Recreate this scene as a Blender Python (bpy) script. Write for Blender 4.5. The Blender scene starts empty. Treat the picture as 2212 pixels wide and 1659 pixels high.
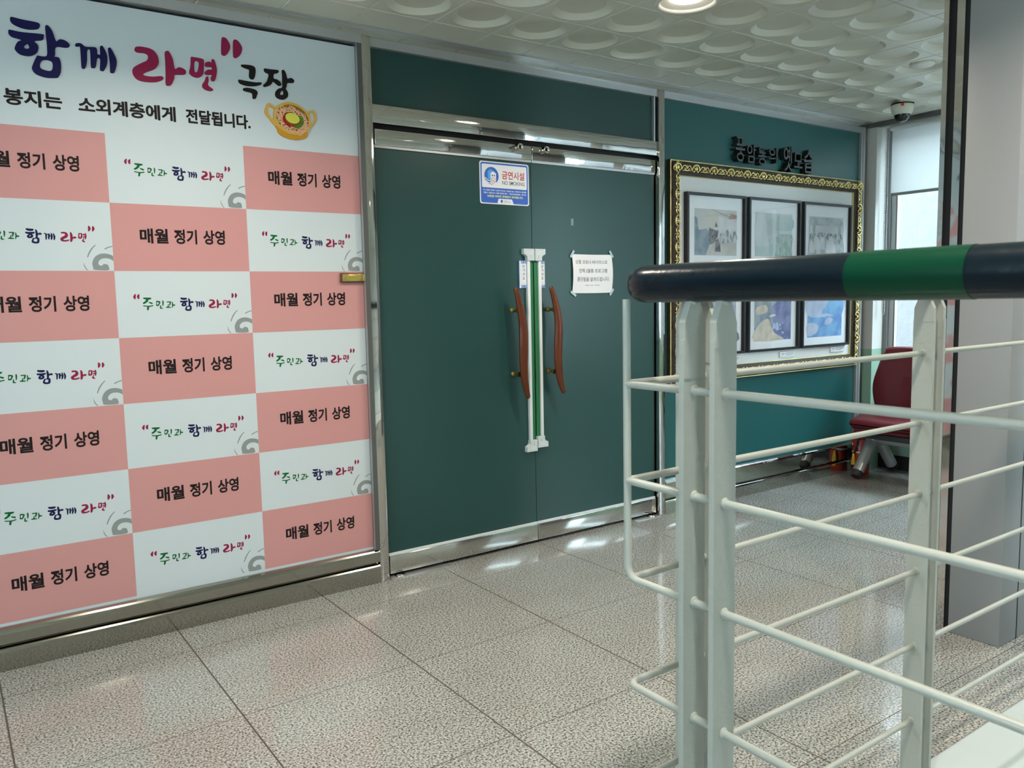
import bpy, bmesh, math, random
from mathutils import Vector, Matrix
from mathutils.geometry import tessellate_polygon

random.seed(7)
SC = bpy.context.scene
COL = SC.collection
PI = math.pi

# ---------------------------------------------------------------- camera
cam_d = bpy.data.cameras.new('camera')
cam_d.sensor_fit = 'HORIZONTAL'
cam_d.sensor_width = 36.0
cam_d.lens = 36.0 * 1762.19 / 2212.0
cam_d.clip_start = 0.02
cam_d.clip_end = 200
cam_d.dof.use_dof = True
cam_d.dof.focus_distance = 3.6
cam_d.dof.aperture_fstop = 12.0
cam = bpy.data.objects.new('camera', cam_d)
COL.objects.link(cam)
pitch, roll, yaw = 0.103814, -0.0201489, 0.614396
cy, sy, cp, sp, cr, sr = math.cos(yaw), math.sin(yaw), math.cos(pitch), math.sin(pitch), math.cos(roll), math.sin(roll)
right = Vector((cy, -sy, 0)); fwd0 = Vector((sy, cy, 0)); up0 = Vector((0, 0, 1))
fwd = cp * fwd0 - sp * up0
up = cp * up0 + sp * fwd0
r2 = cr * right + sr * up
u2 = -sr * right + cr * up
m = Matrix.Identity(4)
for i in range(3):
    m[i][0] = r2[i]; m[i][1] = u2[i]; m[i][2] = -fwd[i]
m[0][3], m[1][3], m[2][3] = 0.0, 0.0, 1.263
cam.matrix_world = m
SC.camera = cam

# ---------------------------------------------------------------- world, view
w = bpy.data.worlds.new('sky'); SC.world = w
w.use_nodes = True
bg = w.node_tree.nodes['Background']
bg.inputs[0].default_value = (0.68, 0.90, 1.0, 1)
bg.inputs[1].default_value = 25.0
SC.view_settings.view_transform = 'Standard'
SC.view_settings.look = 'None'
SC.view_settings.gamma = 1.0
SC.view_settings.use_curve_mapping = False
SC.view_settings.exposure = -0.48
SC.cycles.use_denoising = True
SC.cycles.max_bounces = 10
SC.cycles.diffuse_bounces = 5
SC.cycles.transparent_max_bounces = 12
SC.cycles.caustics_reflective = False
SC.cycles.caustics_refractive = False
SC.cycles.sample_clamp_indirect = 6.0

# ---------------------------------------------------------------- materials
def new_mat(name):
    m = bpy.data.materials.new(name); m.use_nodes = True
    nt = m.node_tree
    return m, nt, nt.nodes['Principled BSDF']

def mat(name, col, rough=0.5, metal=0.0, spec=0.5, bump=0.0, bscale=30.0, var=0.0, vscale=6.0, coat=0.0, emit=0.0, detail=2.0):
    m, nt, b = new_mat(name)
    b.inputs['Base Color'].default_value = (*col, 1)
    b.inputs['Roughness'].default_value = rough
    b.inputs['Metallic'].default_value = metal
    b.inputs['Specular IOR Level'].default_value = spec
    b.inputs['Coat Weight'].default_value = coat
    if emit:
        b.inputs['Emission Color'].default_value = (*col, 1)
        b.inputs['Emission Strength'].default_value = emit
    tc = None
    if bump or var:
        tc = nt.nodes.new('ShaderNodeTexCoord')
    if bump:
        n = nt.nodes.new('ShaderNodeTexNoise'); n.inputs['Scale'].default_value = bscale; n.inputs['Detail'].default_value = detail
        nt.links.new(tc.outputs['Object'], n.inputs['Vector'])
        bp = nt.nodes.new('ShaderNodeBump'); bp.inputs['Strength'].default_value = bump; bp.inputs['Distance'].default_value = 0.01
        nt.links.new(n.outputs['Fac'], bp.inputs['Height']); nt.links.new(bp.outputs['Normal'], b.inputs['Normal'])
    if var:
        n2 = nt.nodes.new('ShaderNodeTexNoise'); n2.inputs['Scale'].default_value = vscale; n2.inputs['Detail'].default_value = 4
        nt.links.new(tc.outputs['Object'], n2.inputs['Vector'])
        mx = nt.nodes.new('ShaderNodeMix'); mx.data_type = 'RGBA'
        mx.inputs['A'].default_value = (*[c * (1 - var) for c in col], 1)
        mx.inputs['B'].default_value = (*[min(1, c * (1 + var)) for c in col], 1)
        nt.links.new(n2.outputs['Fac'], mx.inputs['Factor']); nt.links.new(mx.outputs['Result'], b.inputs['Base Color'])
    return m

def two_tone(name, c1, c2, scale=8.0, rough=0.6, lo=0.4, hi=0.6, stretch=None):
    m, nt, b = new_mat(name)
    b.inputs['Roughness'].default_value = rough
    tc = nt.nodes.new('ShaderNodeTexCoord')
    n = nt.nodes.new('ShaderNodeTexNoise'); n.inputs['Scale'].default_value = scale; n.inputs['Detail'].default_value = 5
    if stretch:
        mp = nt.nodes.new('ShaderNodeMapping'); mp.inputs['Scale'].default_value = stretch
        nt.links.new(tc.outputs['Object'], mp.inputs['Vector']); nt.links.new(mp.outputs['Vector'], n.inputs['Vector'])
    else:
        nt.links.new(tc.outputs['Object'], n.inputs['Vector'])
    r = nt.nodes.new('ShaderNodeValToRGB')
    r.color_ramp.elements[0].position = lo; r.color_ramp.elements[0].color = (*c1, 1)
    r.color_ramp.elements[1].position = hi; r.color_ramp.elements[1].color = (*c2, 1)
    nt.links.new(n.outputs['Fac'], r.inputs['Fac']); nt.links.new(r.outputs['Color'], b.inputs['Base Color'])
    return m

def glass_mat(name, ior=1.5, bump=0.0, bscale=3.0, tint=(1, 1, 1)):
    m = bpy.data.materials.new(name); m.use_nodes = True
    nt = m.node_tree; nt.nodes.clear()
    out = nt.nodes.new('ShaderNodeOutputMaterial')
    tr = nt.nodes.new('ShaderNodeBsdfTransparent'); tr.inputs[0].default_value = (*tint, 1)
    gl = nt.nodes.new('ShaderNodeBsdfGlossy'); gl.inputs['Roughness'].default_value = 0.0
    fr = nt.nodes.new('ShaderNodeFresnel'); fr.inputs['IOR'].default_value = ior
    mx = nt.nodes.new('ShaderNodeMixShader')
    ge = nt.nodes.new('ShaderNodeNewGeometry')   # reflect at the outer faces only
    inv = nt.nodes.new('ShaderNodeMath'); inv.operation = 'SUBTRACT'; inv.inputs[0].default_value = 1.0; nt.links.new(ge.outputs['Backfacing'], inv.inputs[1])
    ml = nt.nodes.new('ShaderNodeMath'); ml.operation = 'MULTIPLY'; nt.links.new(fr.outputs[0], ml.inputs[0]); nt.links.new(inv.outputs[0], ml.inputs[1])
    nt.links.new(ml.outputs[0], mx.inputs[0]); nt.links.new(tr.outputs[0], mx.inputs[1]); nt.links.new(gl.outputs[0], mx.inputs[2])
    nt.links.new(mx.outputs[0], out.inputs[0])
    if bump:
        tc = nt.nodes.new('ShaderNodeTexCoord')
        n = nt.nodes.new('ShaderNodeTexNoise'); n.inputs['Scale'].default_value = bscale; n.inputs['Detail'].default_value = 1
        nt.links.new(tc.outputs['Object'], n.inputs['Vector'])
        bp = nt.nodes.new('ShaderNodeBump'); bp.inputs['Strength'].default_value = bump; bp.inputs['Distance'].default_value = 0.05
        nt.links.new(n.outputs['Fac'], bp.inputs['Height'])
        nt.links.new(bp.outputs['Normal'], gl.inputs['Normal'])
    return m

def granite_mat():
    m, nt, b = new_mat('polished_granite')
    L = nt.links.new
    tc = nt.nodes.new('ShaderNodeTexCoord')
    def noise(scale, detail=2.0, rough=0.5):
        n = nt.nodes.new('ShaderNodeTexNoise'); n.inputs['Scale'].default_value = scale
        n.inputs['Detail'].default_value = detail; n.inputs['Roughness'].default_value = rough
        L(tc.outputs['Object'], n.inputs['Vector']); return n
    def ramp(src, pts):
        r = nt.nodes.new('ShaderNodeValToRGB')
        while len(r.color_ramp.elements) < len(pts): r.color_ramp.elements.new(0.5)
        for e, (p, c) in zip(r.color_ramp.elements, pts):
            e.position = p; e.color = (*c, 1)
        L(src, r.inputs['Fac']); return r
    n1 = noise(150, 3, 0.6)
    r1 = ramp(n1.outputs['Fac'], [(0.34, (0.046, 0.047, 0.045)), (0.43, (0.165, 0.167, 0.157)), (0.51, (0.375, 0.38, 0.36)), (0.65, (0.55, 0.556, 0.535))])
    n2 = noise(3.2, 3)
    r2 = ramp(n2.outputs['Fac'], [(0.35, (0.91, 0.885, 0.86)), (0.65, (1.0, 1.0, 1.0))])
    mx = nt.nodes.new('ShaderNodeMix'); mx.data_type = 'RGBA'; mx.blend_type = 'MULTIPLY'
    mx.inputs['Factor'].default_value = 1.0
    L(r1.outputs['Color'], mx.inputs['A']); L(r2.outputs['Color'], mx.inputs['B'])
    # joints between 0.598 m slabs
    sep = nt.nodes.new('ShaderNodeSeparateXYZ'); L(tc.outputs['Object'], sep.inputs[0])
    def joint(out, off, half):
        a = nt.nodes.new('ShaderNodeMath'); a.operation = 'SUBTRACT'; L(out, a.inputs[0]); a.inputs[1].default_value = off - 0.299
        f = nt.nodes.new('ShaderNodeMath'); f.operation = 'FLOORED_MODULO'; L(a.outputs[0], f.inputs[0]); f.inputs[1].default_value = 0.598
        s = nt.nodes.new('ShaderNodeMath'); s.operation = 'SUBTRACT'; L(f.outputs[0], s.inputs[0]); s.inputs[1].default_value = 0.299
        ab = nt.nodes.new('ShaderNodeMath'); ab.operation = 'ABSOLUTE'; L(s.outputs[0], ab.inputs[0])
        lt = nt.nodes.new('ShaderNodeMath'); lt.operation = 'LESS_THAN'; L(ab.outputs[0], lt.inputs[0]); lt.inputs[1].default_value = half
        return lt
    jx = joint(sep.outputs['X'], 0.092, 0.0026)
    jy = joint(sep.outputs['Y'], 2.452, 0.0017)
    mxm = nt.nodes.new('ShaderNodeMath'); mxm.operation = 'MAXIMUM'; L(jx.outputs[0], mxm.inputs[0]); L(jy.outputs[0], mxm.inputs[1])
    m2 = nt.nodes.new('ShaderNodeMix'); m2.data_type = 'RGBA'
    L(mxm.outputs[0], m2.inputs['Factor']); L(mx.outputs['Result'], m2.inputs['A']); m2.inputs['B'].default_value = (0.07, 0.058, 0.045, 1)
    L(m2.outputs['Result'], b.inputs['Base Color'])
    rr = nt.nodes.new('ShaderNodeMath'); rr.operation = 'MULTIPLY_ADD'; L(mxm.outputs[0], rr.inputs[0]); rr.inputs[1].default_value = 0.6; rr.inputs[2].default_value = 0.13
    L(rr.outputs[0], b.inputs['Roughness'])
    b.inputs['Specular IOR Level'].default_value = 0.5
    b.inputs['Coat Weight'].default_value = 0.22
    b.inputs['Coat Roughness'].default_value = 0.06
    return m

def translucent_mat(name, col):
    m = bpy.data.materials.new(name); m.use_nodes = True
    nt = m.node_tree; nt.nodes.clear()
    out = nt.nodes.new('ShaderNodeOutputMaterial')
    d = nt.nodes.new('ShaderNodeBsdfDiffuse'); d.inputs[0].default_value = (*col, 1)
    t = nt.nodes.new('ShaderNodeBsdfTranslucent'); t.inputs[0].default_value = (*col, 1)
    mx = nt.nodes.new('ShaderNodeMixShader'); mx.inputs[0].default_value = 0.82
    nt.links.new(d.outputs[0], mx.inputs[1]); nt.links.new(t.outputs[0], mx.inputs[2]); nt.links.new(mx.outputs[0], out.inputs[0])
    return m

M = {}
M['granite'] = granite_mat()
M['ceil'] = mat('painted_metal_ceiling', (0.66, 0.66, 0.56), 0.33, spec=0.6)
M['ceil_gap'] = mat('ceiling_joint', (0.30, 0.29, 0.25), 0.6)
M['steel'] = mat('polished_stainless', (0.66, 0.66, 0.63), 0.10, 1.0, bump=0.10, bscale=5.0, detail=1.5)
M['steel_mirror'] = mat('mirror_stainless', (0.66, 0.66, 0.63), 0.06, 1.0, bump=0.015, bscale=6.0)
M['steel_wavy'] = mat('wavy_stainless', (0.68, 0.68, 0.66), 0.05, 1.0, bump=0.24, bscale=8.0, detail=1.0)
M['steel_dull'] = mat('brushed_stainless', (0.42, 0.405, 0.365), 0.10, 1.0, bump=0.04, bscale=5.0)
M['alu'] = mat('anodised_aluminium', (0.50, 0.51, 0.52), 0.38, 0.7)
M['alu_white'] = mat('white_aluminium', (0.72, 0.76, 0.78), 0.35)
M['alu_dark'] = mat('dark_aluminium', (0.10, 0.105, 0.10), 0.4, 0.3)
M['green_film'] = mat('green_film_glass', (0.016, 0.056, 0.052), 0.30, spec=0.42, var=0.12, vscale=1.6)
M['green_film_sheen'] = mat('green_film_window_sheen', (0.016, 0.088, 0.090), 0.30, spec=0.45, var=0.12, vscale=1.6)  # green film turned teal: the window's reflection is put into the colour
M['jamb_grey'] = mat('grey_window_jamb', (0.20, 0.21, 0.215), 0.5)
M['dark'] = mat('dark_recess', (0.008, 0.008, 0.009), 0.7)
M['wall_grey'] = mat('grey_wall_paint', (0.33, 0.33, 0.32), 0.7)
M['wall_white'] = mat('white_wall_paint', (0.66, 0.65, 0.62), 0.7, bump=0.1, bscale=60)
M['wall_mint'] = mat('mint_wall_paint', (0.30, 0.47, 0.36), 0.55)
M['wall_beige'] = mat('beige_wall_paint', (0.72, 0.70, 0.64), 0.7)
M['pillar'] = mat('grey_coated_panel', (0.275, 0.277, 0.283), 0.5, var=0.03, vscale=3)
M['pale_slab'] = mat('pale_painted_kerb', (0.47, 0.54, 0.55), 0.5, var=0.06, vscale=5)
M['stucco'] = mat('pale_stucco', (0.082, 0.079, 0.080), 0.9, bump=1.0, bscale=12, var=0.10, vscale=7, detail=6)
M['black_base'] = mat('black_skirting', (0.012, 0.013, 0.014), 0.45)
M['rail_white'] = mat('cream_rail_paint', (0.385, 0.405, 0.372), 0.38, bump=0.10, bscale=70, var=0.03, vscale=20)
M['rail_navy'] = mat('navy_rail_paint', (0.004, 0.010, 0.016), 0.22, spec=0.22, bump=0.06, bscale=50)
M['rail_green'] = mat('green_rail_paint', (0.0, 0.038, 0.018), 0.24, spec=0.25, bump=0.06, bscale=50)
M['b_white'] = mat('banner_white', (0.555, 0.61, 0.635), 0.45, spec=0.12)
M['b_pink'] = mat('banner_pink', (0.53, 0.255, 0.25), 0.45, spec=0.12)
M['navy'] = mat('navy_ink', (0.010, 0.009, 0.06), 0.5, spec=0.12)
M['crimson'] = mat('crimson_ink', (0.24, 0.014, 0.055), 0.5, spec=0.12)
M['green_ink'] = mat('green_ink', (0.004, 0.105, 0.030), 0.5, spec=0.12)
M['black_ink'] = mat('black_ink', (0.013, 0.010, 0.010), 0.5, spec=0.12)
M['grey_ink'] = mat('grey_ink', (0.235, 0.255, 0.255), 0.5, spec=0.12)
M['bowl_yellow'] = mat('bowl_yellow', (0.58, 0.34, 0.07), 0.5, spec=0.12)
M['bowl_orange'] = mat('bowl_orange', (0.50, 0.24, 0.02), 0.5, spec=0.12)
M['bowl_brown'] = mat('bowl_brown', (0.24, 0.12, 0.02), 0.5, spec=0.12)
M['broth'] = mat('broth_red', (0.24, 0.05, 0.012), 0.5, spec=0.12)
M['noodle'] = mat('noodle_peach', (0.68, 0.40, 0.24), 0.5, spec=0.12)
M['yolk'] = mat('yolk_yellow', (0.62, 0.60, 0.08), 0.5, spec=0.12)
M['leek'] = mat('leek_green', (0.05, 0.18, 0.02), 0.5, spec=0.12)
M['chilli'] = mat('chilli_red', (0.30, 0.01, 0.012), 0.5, spec=0.12)
M['brass'] = mat('brass', (0.62, 0.47, 0.14), 0.25, 0.9, bump=0.05, bscale=40)
M['brown_frame'] = mat('brown_lacquer', (0.10, 0.035, 0.02), 0.35)
M['gold'] = mat('gilt', (0.80, 0.64, 0.28), 0.30, 0.9, bump=0.3, bscale=150)
M['gold_dark'] = mat('aged_brown_gilt', (0.034, 0.022, 0.011), 0.45, 0.2, bump=0.4, bscale=160, var=0.4, vscale=60)
M['mat_board'] = mat('pale_backing_board', (0.76, 0.755, 0.74), 0.7)
M['black_frame'] = mat('black_picture_frame', (0.010, 0.011, 0.014), 0.35)
M['mount'] = mat('white_picture_mount', (0.88, 0.90, 0.93), 0.6)
M['paper'] = mat('white_paper', (0.80, 0.80, 0.82), 0.6)
M['pic_glass'] = glass_mat('picture_glass', 1.75, bump=0.10, bscale=2.6)
M['win_glass'] = glass_mat('window_glass', 1.45)
M['tape'] = mat('frosted_tape', (0.38, 0.52, 0.56), 0.35)
M['tape_clear'] = mat('old_clear_tape', (0.14, 0.23, 0.23), 0.4)
M['wood'] = mat('varnished_brown_wood', (0.105, 0.026, 0.008), 0.30, spec=0.25, bump=0.05, bscale=30, var=0.25, vscale=14, coat=0.15)
M['guard_green'] = mat('green_rubber_strip', (0.014, 0.15, 0.055), 0.6)
M['plastic_grey'] = mat('light_grey_plastic', (0.60, 0.66, 0.67), 0.4)
M['plastic_cream'] = mat('cream_plastic', (0.72, 0.72, 0.60), 0.35)
M['black_gloss'] = mat('smoked_dome', (0.006, 0.006, 0.009), 0.08)
M['sign_blue'] = mat('sign_blue', (0.035, 0.12, 0.50), 0.4)
M['sign_sky'] = mat('sign_light_blue', (0.06, 0.36, 0.80), 0.4)
M['sign_white'] = mat('sign_white', (0.78, 0.80, 0.84), 0.4)
M['sign_red'] = mat('sign_red', (0.48, 0.035, 0.04), 0.4)
M['sign_grey'] = mat('sign_dark_grey', (0.06, 0.065, 0.075), 0.4)
M['sign_yellow'] = mat('sign_pale_yellow', (0.75, 0.75, 0.25), 0.4)
M['pull_blue'] = mat('pull_sign_blue', (0.25, 0.38, 0.72), 0.3)
M['pink_print'] = mat('faint_pink_print', (0.62, 0.42, 0.36), 0.5)
M['letter_face'] = mat('grey_letter_faces', (0.055, 0.060, 0.062), 0.4)
M['letter_black'] = mat('black_acrylic_letters', (0.010, 0.011, 0.012), 0.45)
M['vinyl'] = mat('burgundy_vinyl', (0.135, 0.012, 0.020), 0.36, bump=0.08, bscale=220)
M['leg_grey'] = mat('silver_painted_steel', (0.42, 0.42, 0.42), 0.35, 0.5)
M['rubber'] = mat('black_rubber', (0.012, 0.012, 0.013), 0.6)
M['ext_red'] = mat('red_enamel', (0.42, 0.022, 0.012), 0.25, coat=0.5)
M['yellow_tag'] = mat('yellow_plastic', (0.75, 0.42, 0.02), 0.4)
M['pink_label'] = mat('pale_red_label', (0.50, 0.10, 0.09), 0.3)
M['blind'] = translucent_mat('white_blind_fabric', (0.94, 0.95, 0.94))
M['bead'] = mat('white_plastic_bead', (0.80, 0.82, 0.82), 0.3)
M['lamp'] = mat('lit_lamp', (1.0, 0.90, 0.74), 0.5, emit=14.0)
M['lamp_white'] = mat('white_lamp_ring', (0.78, 0.76, 0.70), 0.35)

# ---------------------------------------------------------------- mesh builder
def smooth_closed(pts, n=4):
    out = []; k = len(pts)
    for i in range(k):
        p0, p1, p2, p3 = pts[i - 1], pts[i], pts[(i + 1) % k], pts[(i + 2) % k]
        for j in range(n):
            t = j / n
            out.append(tuple(0.5 * ((2 * p1[a]) + (-p0[a] + p2[a]) * t + (2 * p0[a] - 5 * p1[a] + 4 * p2[a] - p3[a]) * t * t
                                    + (-p0[a] + 3 * p1[a] - 3 * p2[a] + p3[a]) * t ** 3) for a in range(len(p1))))
    return out

def smooth_open(pts, n=6):
    out = []; k = len(pts)
    for i in range(k - 1):
        p0 = pts[max(0, i - 1)]; p1 = pts[i]; p2 = pts[i + 1]; p3 = pts[min(k - 1, i + 2)]
        for j in range(n):
            t = j / n
            out.append(tuple(0.5 * ((2 * p1[a]) + (-p0[a] + p2[a]) * t + (2 * p0[a] - 5 * p1[a] + 4 * p2[a] - p3[a]) * t * t
                                    + (-p0[a] + 3 * p1[a] - 3 * p2[a] + p3[a]) * t ** 3) for a in range(len(p1))))
    out.append(tuple(pts[-1]))
    return out

class MB:
    def __init__(s):
        s.v = []; s.f = []; s.mi = []; s.sm = []; s.mats = []
    def slot(s, m):
        if m not in s.mats: s.mats.append(m)
        return s.mats.index(m)
    def add(s, vs, fs, m, smooth=False):
        o = len(s.v); k = s.slot(m)
        s.v += [tuple(v) for v in vs]
        for f in fs:
            s.f.append(tuple(i + o for i in f)); s.mi.append(k); s.sm.append(smooth)
        return s
    def box(s, x0, x1, y0, y1, z0, z1, m, bevel=0.0, seg=2):
        if bevel <= 0:
            vs = [(x, y, z) for x in (x0, x1) for y in (y0, y1) for z in (z0, z1)]
            return s.add(vs, [(0, 1, 3, 2), (4, 6, 7, 5), (0, 4, 5, 1), (2, 3, 7, 6), (0, 2, 6, 4), (1, 5, 7, 3)], m)
        bm = bmesh.new()
        bmesh.ops.create_cube(bm, size=1.0)
        for v in bm.verts:
            v.co = Vector(((x0 + x1) / 2 + v.co.x * (x1 - x0), (y0 + y1) / 2 + v.co.y * (y1 - y0), (z0 + z1) / 2 + v.co.z * (z1 - z0)))
        bmesh.ops.bevel(bm, geom=list(bm.edges), offset=bevel, segments=seg, affect='EDGES', profile=0.5)
        return s.bm(bm, m, seg > 1)
    def bm(s, bm, m, smooth=False):
        bm.verts.index_update()
        s.add([v.co[:] for v in bm.verts], [tuple(v.index for v in f.verts) for f in bm.faces], m, smooth)
        bm.free(); return s
    def tube(s, path, r, m, n=12, caps=True, closed=False, flat=None):
        P = [Vector(p) for p in path]; k = len(P)
        rr = r if isinstance(r, (list, tuple)) else [r] * k
        vs = []; prev = None
        for i in range(k):
            if closed: t = (P[(i + 1) % k] - P[i - 1])
            else: t = P[min(k - 1, i + 1)] - P[max(0, i - 1)]
            t.normalize()
            if prev is None:
                a = Vector((0, 0, 1)) if abs(t.z) < 0.9 else Vector((1, 0, 0))
                u = t.cross(a).normalized()
            else:
                u = (prev - t * prev.dot(t)).normalized()
            prev = u; b = t.cross(u)
            for j in range(n):
                an = 2 * PI * j / n
                vs.append(P[i] + rr[i] * (math.cos(an) * u + math.sin(an) * b))
        fs = []
        for i in range(k if closed else k - 1):
            a, c = i * n, ((i + 1) % k) * n
            for j in range(n):
                fs.append((a + j, a + (j + 1) % n, c + (j + 1) % n, c + j))
        s.add(vs, fs, m, True)
        if caps and not closed:
            s.add(vs[:n], [tuple(reversed(range(n)))], m); s.add(vs[-n:], [tuple(range(n))], m)
        return s
    def lathe(s, prof, c, m, n=32, axis='z', smooth=True):
        # prof: (radius, height) list
        vs = []
        for (r, h) in prof:
            for j in range(n):
                a = 2 * PI * j / n
                if axis == 'z': vs.append((c[0] + r * math.cos(a), c[1] + r * math.sin(a), c[2] + h))
                elif axis == 'y': vs.append((c[0] + r * math.cos(a), c[1] + h, c[2] + r * math.sin(a)))
                else: vs.append((c[0] + h, c[1] + r * math.cos(a), c[2] + r * math.sin(a)))
        fs = []
        for i in range(len(prof) - 1):
            for j in range(n):
                fs.append((i * n + j, i * n + (j + 1) % n, (i + 1) * n + (j + 1) % n, (i + 1) * n + j))
        return s.add(vs, fs, m, smooth)
    def prism_x(s, prof, x0, x1, m):
        k = len(prof)
        vs = [(x0, y, z) for y, z in prof] + [(x1, y, z) for y, z in prof]
        fs = [(i, (i + 1) % k, k + (i + 1) % k, k + i) for i in range(k)]
        tri = tessellate_polygon([[Vector((y, z, 0)) for y, z in prof]])
        fs += [tuple(t) for t in tri] + [tuple(k + i for i in reversed(t)) for t in tri]
        return s.add(vs, fs, m)
    def plate(s, outer, holes, yf, yb, m, smooth=4):
        """polygon in the (x, z) plane of a wall facing -y; yf front, yb back (None = flat print)"""
        rings = [outer] + list(holes or [])
        if smooth: rings = [smooth_closed(r, smooth) for r in rings]
        flat = [p for r in rings for p in r]
        tri = tessellate_polygon([[Vector((p[0], p[1], 0)) for p in r] for r in rings])
        n = len(flat)
        fs = []
        for t in tri:
            a, b, c = (flat[i] for i in t)
            ar = (b[0] - a[0]) * (c[1] - a[1]) - (b[1] - a[1]) * (c[0] - a[0])
            fs.append(tuple(t) if ar > 0 else tuple(reversed(t)))
        s.add([(p[0], yf, p[1]) for p in flat], fs, m)
        if yb is not None:
            o = 0
            for r in rings:
                k = len(r)
                s.add([(p[0], yf, p[1]) for p in r] + [(p[0], yb, p[1]) for p in r],
                      [(i, k + i, k + (i + 1) % k, (i + 1) % k) for i in range(k)], m)
        return s
    def ribbon(s, path, wd, yf, m, yb=None, closed=False):
        """flat stroke of width wd along (x, z) path"""
        k = len(path); L = []; R = []
        for i in range(k):
            a = path[i - 1] if (i > 0 or closed) else path[0]
            b = path[(i + 1) % k] if (i < k - 1 or closed) else path[-1]
            dx, dz = b[0] - a[0], b[1] - a[1]; l = math.hypot(dx, dz) or 1
            h = (wd[i] if isinstance(wd, (list, tuple)) else wd) / 2
            L.append((path[i][0] - dz / l * h, path[i][1] + dx / l * h)); R.append((path[i][0] + dz / l * h, path[i][1] - dx / l * h))
        vs = [(p[0], yf, p[1]) for p in L + R]
        fs = [(i, k + i, k + (i + 1) % k, (i + 1) % k) for i in range(k if closed else k - 1)]
        s.add(vs, fs, m)
        if yb is not None:
            vs = [(p[0], y, p[1]) for y in (yf, yb) for p in (L + R[::-1])]
            n = 2 * k
            s.add(vs, [(i, (i + 1) % n, n + (i + 1) % n, n + i) for i in range(n)], m)
        return s
    def disc(s, cx, cz, rx, rz, yf, m, n=28, rot=0.0, yb=None):
        pts = [(cx + rx * math.cos(a) * math.cos(rot) - rz * math.sin(a) * math.sin(rot),
                cz + rx * math.cos(a) * math.sin(rot) + rz * math.sin(a) * math.cos(rot)) for a in [2 * PI * i / n for i in range(n)]]
        return s.plate(pts, [], yf, yb, m, 0)
    def ball(s, c, r, m, u=10, v=7, sc=(1, 1, 1)):
        prof = [(max(1e-5, math.sin(PI * i / v)), -math.cos(PI * i / v)) for i in range(v + 1)]
        vs = []
        for (a, h) in prof:
            for j in range(u):
                t = 2 * PI * j / u
                vs.append((c[0] + r * sc[0] * a * math.cos(t), c[1] + r * sc[1] * a * math.sin(t), c[2] + r * sc[2] * h))
        fs = [(i * u + j, i * u + (j + 1) % u, (i + 1) * u + (j + 1) % u, (i + 1) * u + j) for i in range(v) for j in range(u)]
        return s.add(vs, fs, m, True)
    def build(s, name, parent=None, origin=None):
        me = bpy.data.meshes.new(name)
        if parent is not None:
            o = parent.get('_o'); o = Vector(o)
        else:
            if origin is None:
                xs = [v[0] for v in s.v]; ys = [v[1] for v in s.v]; zs = [v[2] for v in s.v]
                origin = ((min(xs) + max(xs)) / 2, (min(ys) + max(ys)) / 2, min(zs))
            o = Vector(origin)
        me.from_pydata([tuple(Vector(v) - o) for v in s.v], [], s.f)
        for k in s.mats: me.materials.append(k)
        me.polygons.foreach_set('material_index', s.mi)
        me.polygons.foreach_set('use_smooth', s.sm)
        me.update()
        ob = bpy.data.objects.new(name, me); COL.objects.link(ob)
        ob['_o'] = tuple(o)
        if parent is not None: ob.parent = parent
        else: ob.location = o
        return ob

def tag(o, label, cat, group=None, kind=None):
    o['label'] = label; o['category'] = cat
    if group: o['group'] = group
    if kind: o['kind'] = kind
    return o

def thing(name, label, cat, loc, group=None, kind=None):
    e = bpy.data.objects.new(name, None); COL.objects.link(e)
    e.empty_display_size = 0.05
    e.location = loc; e['_o'] = tuple(loc)
    return tag(e, label, cat, group, kind)

def struct(name, mb, label, cat='structure'):
    return tag(mb.build(name), label, cat, kind='structure')

# text: glyph outlines of the built-in font, laid on a wall facing -y
_tc = {}
def glyphs(body, bold=0.0, extrude=0.0):
    key = (body, bold, extrude)
    if key not in _tc:
        cu = bpy.data.curves.new('t', 'FONT'); cu.body = body; cu.size = 1.0; cu.offset = bold; cu.extrude = extrude
        cu.resolution_u = 4
        ob = bpy.data.objects.new('t', cu); COL.objects.link(ob)
        dg = bpy.context.evaluated_depsgraph_get(); dg.update()
        me = bpy.data.meshes.new_from_object(ob.evaluated_get(dg))
        _tc[key] = ([v.co[:] for v in me.vertices], [tuple(p.vertices) for p in me.polygons])
        bpy.data.objects.remove(ob); bpy.data.curves.remove(cu); bpy.data.meshes.remove(me)
    return _tc[key]

def text_in(mb, body, x0, x1, z0, z1, y, m, bold=0.0, depth=0.0, keep=False, face=None):
    """fit text into the box x0..x1, z0..z1 on the plane y; depth > 0 gives raised letters"""
    vs, fs = glyphs(body, bold, 0.1 if depth else 0.0)
    if not vs: return
    ax, bx = min(v[0] for v in vs), max(v[0] for v in vs)
    az, bz = min(v[1] for v in vs), max(v[1] for v in vs)
    sx = (x1 - x0) / (bx - ax); sz = (z1 - z0) / (bz - az)
    if keep: sx = sz = min(sx, sz)
    out = []
    for v in vs:
        yy = y if not depth else (y - depth * (v[2] + 0.1) / 0.2)
        out.append((x0 + (v[0] - ax) * sx, yy, z0 + (v[1] - az) * sz))
    if face is None: mb.add(out, fs, m)
    else:
        fr = [f for f in fs if all(vs[i][2] > 0.09 for i in f)]; fset = set(fr)
        mb.add(out, fr, face); mb.add(out, [f for f in fs if f not in fset], m)

def rrect(x0, x1, z0, z1, r, n=5):
    pts = []
    for cx, cz, a0 in ((x1 - r, z1 - r, 0), (x0 + r, z1 - r, 90), (x0 + r, z0 + r, 180), (x1 - r, z0 + r, 270)):
        for i in range(n + 1):
            a = math.radians(a0 + 90 * i / n)
            pts.append((cx + r * math.cos(a), cz + r * math.sin(a)))
    return pts

def rect(x0, x1, z0, z1): return [(x0, z0), (x1, z0), (x1, z1), (x0, z1)]

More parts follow.
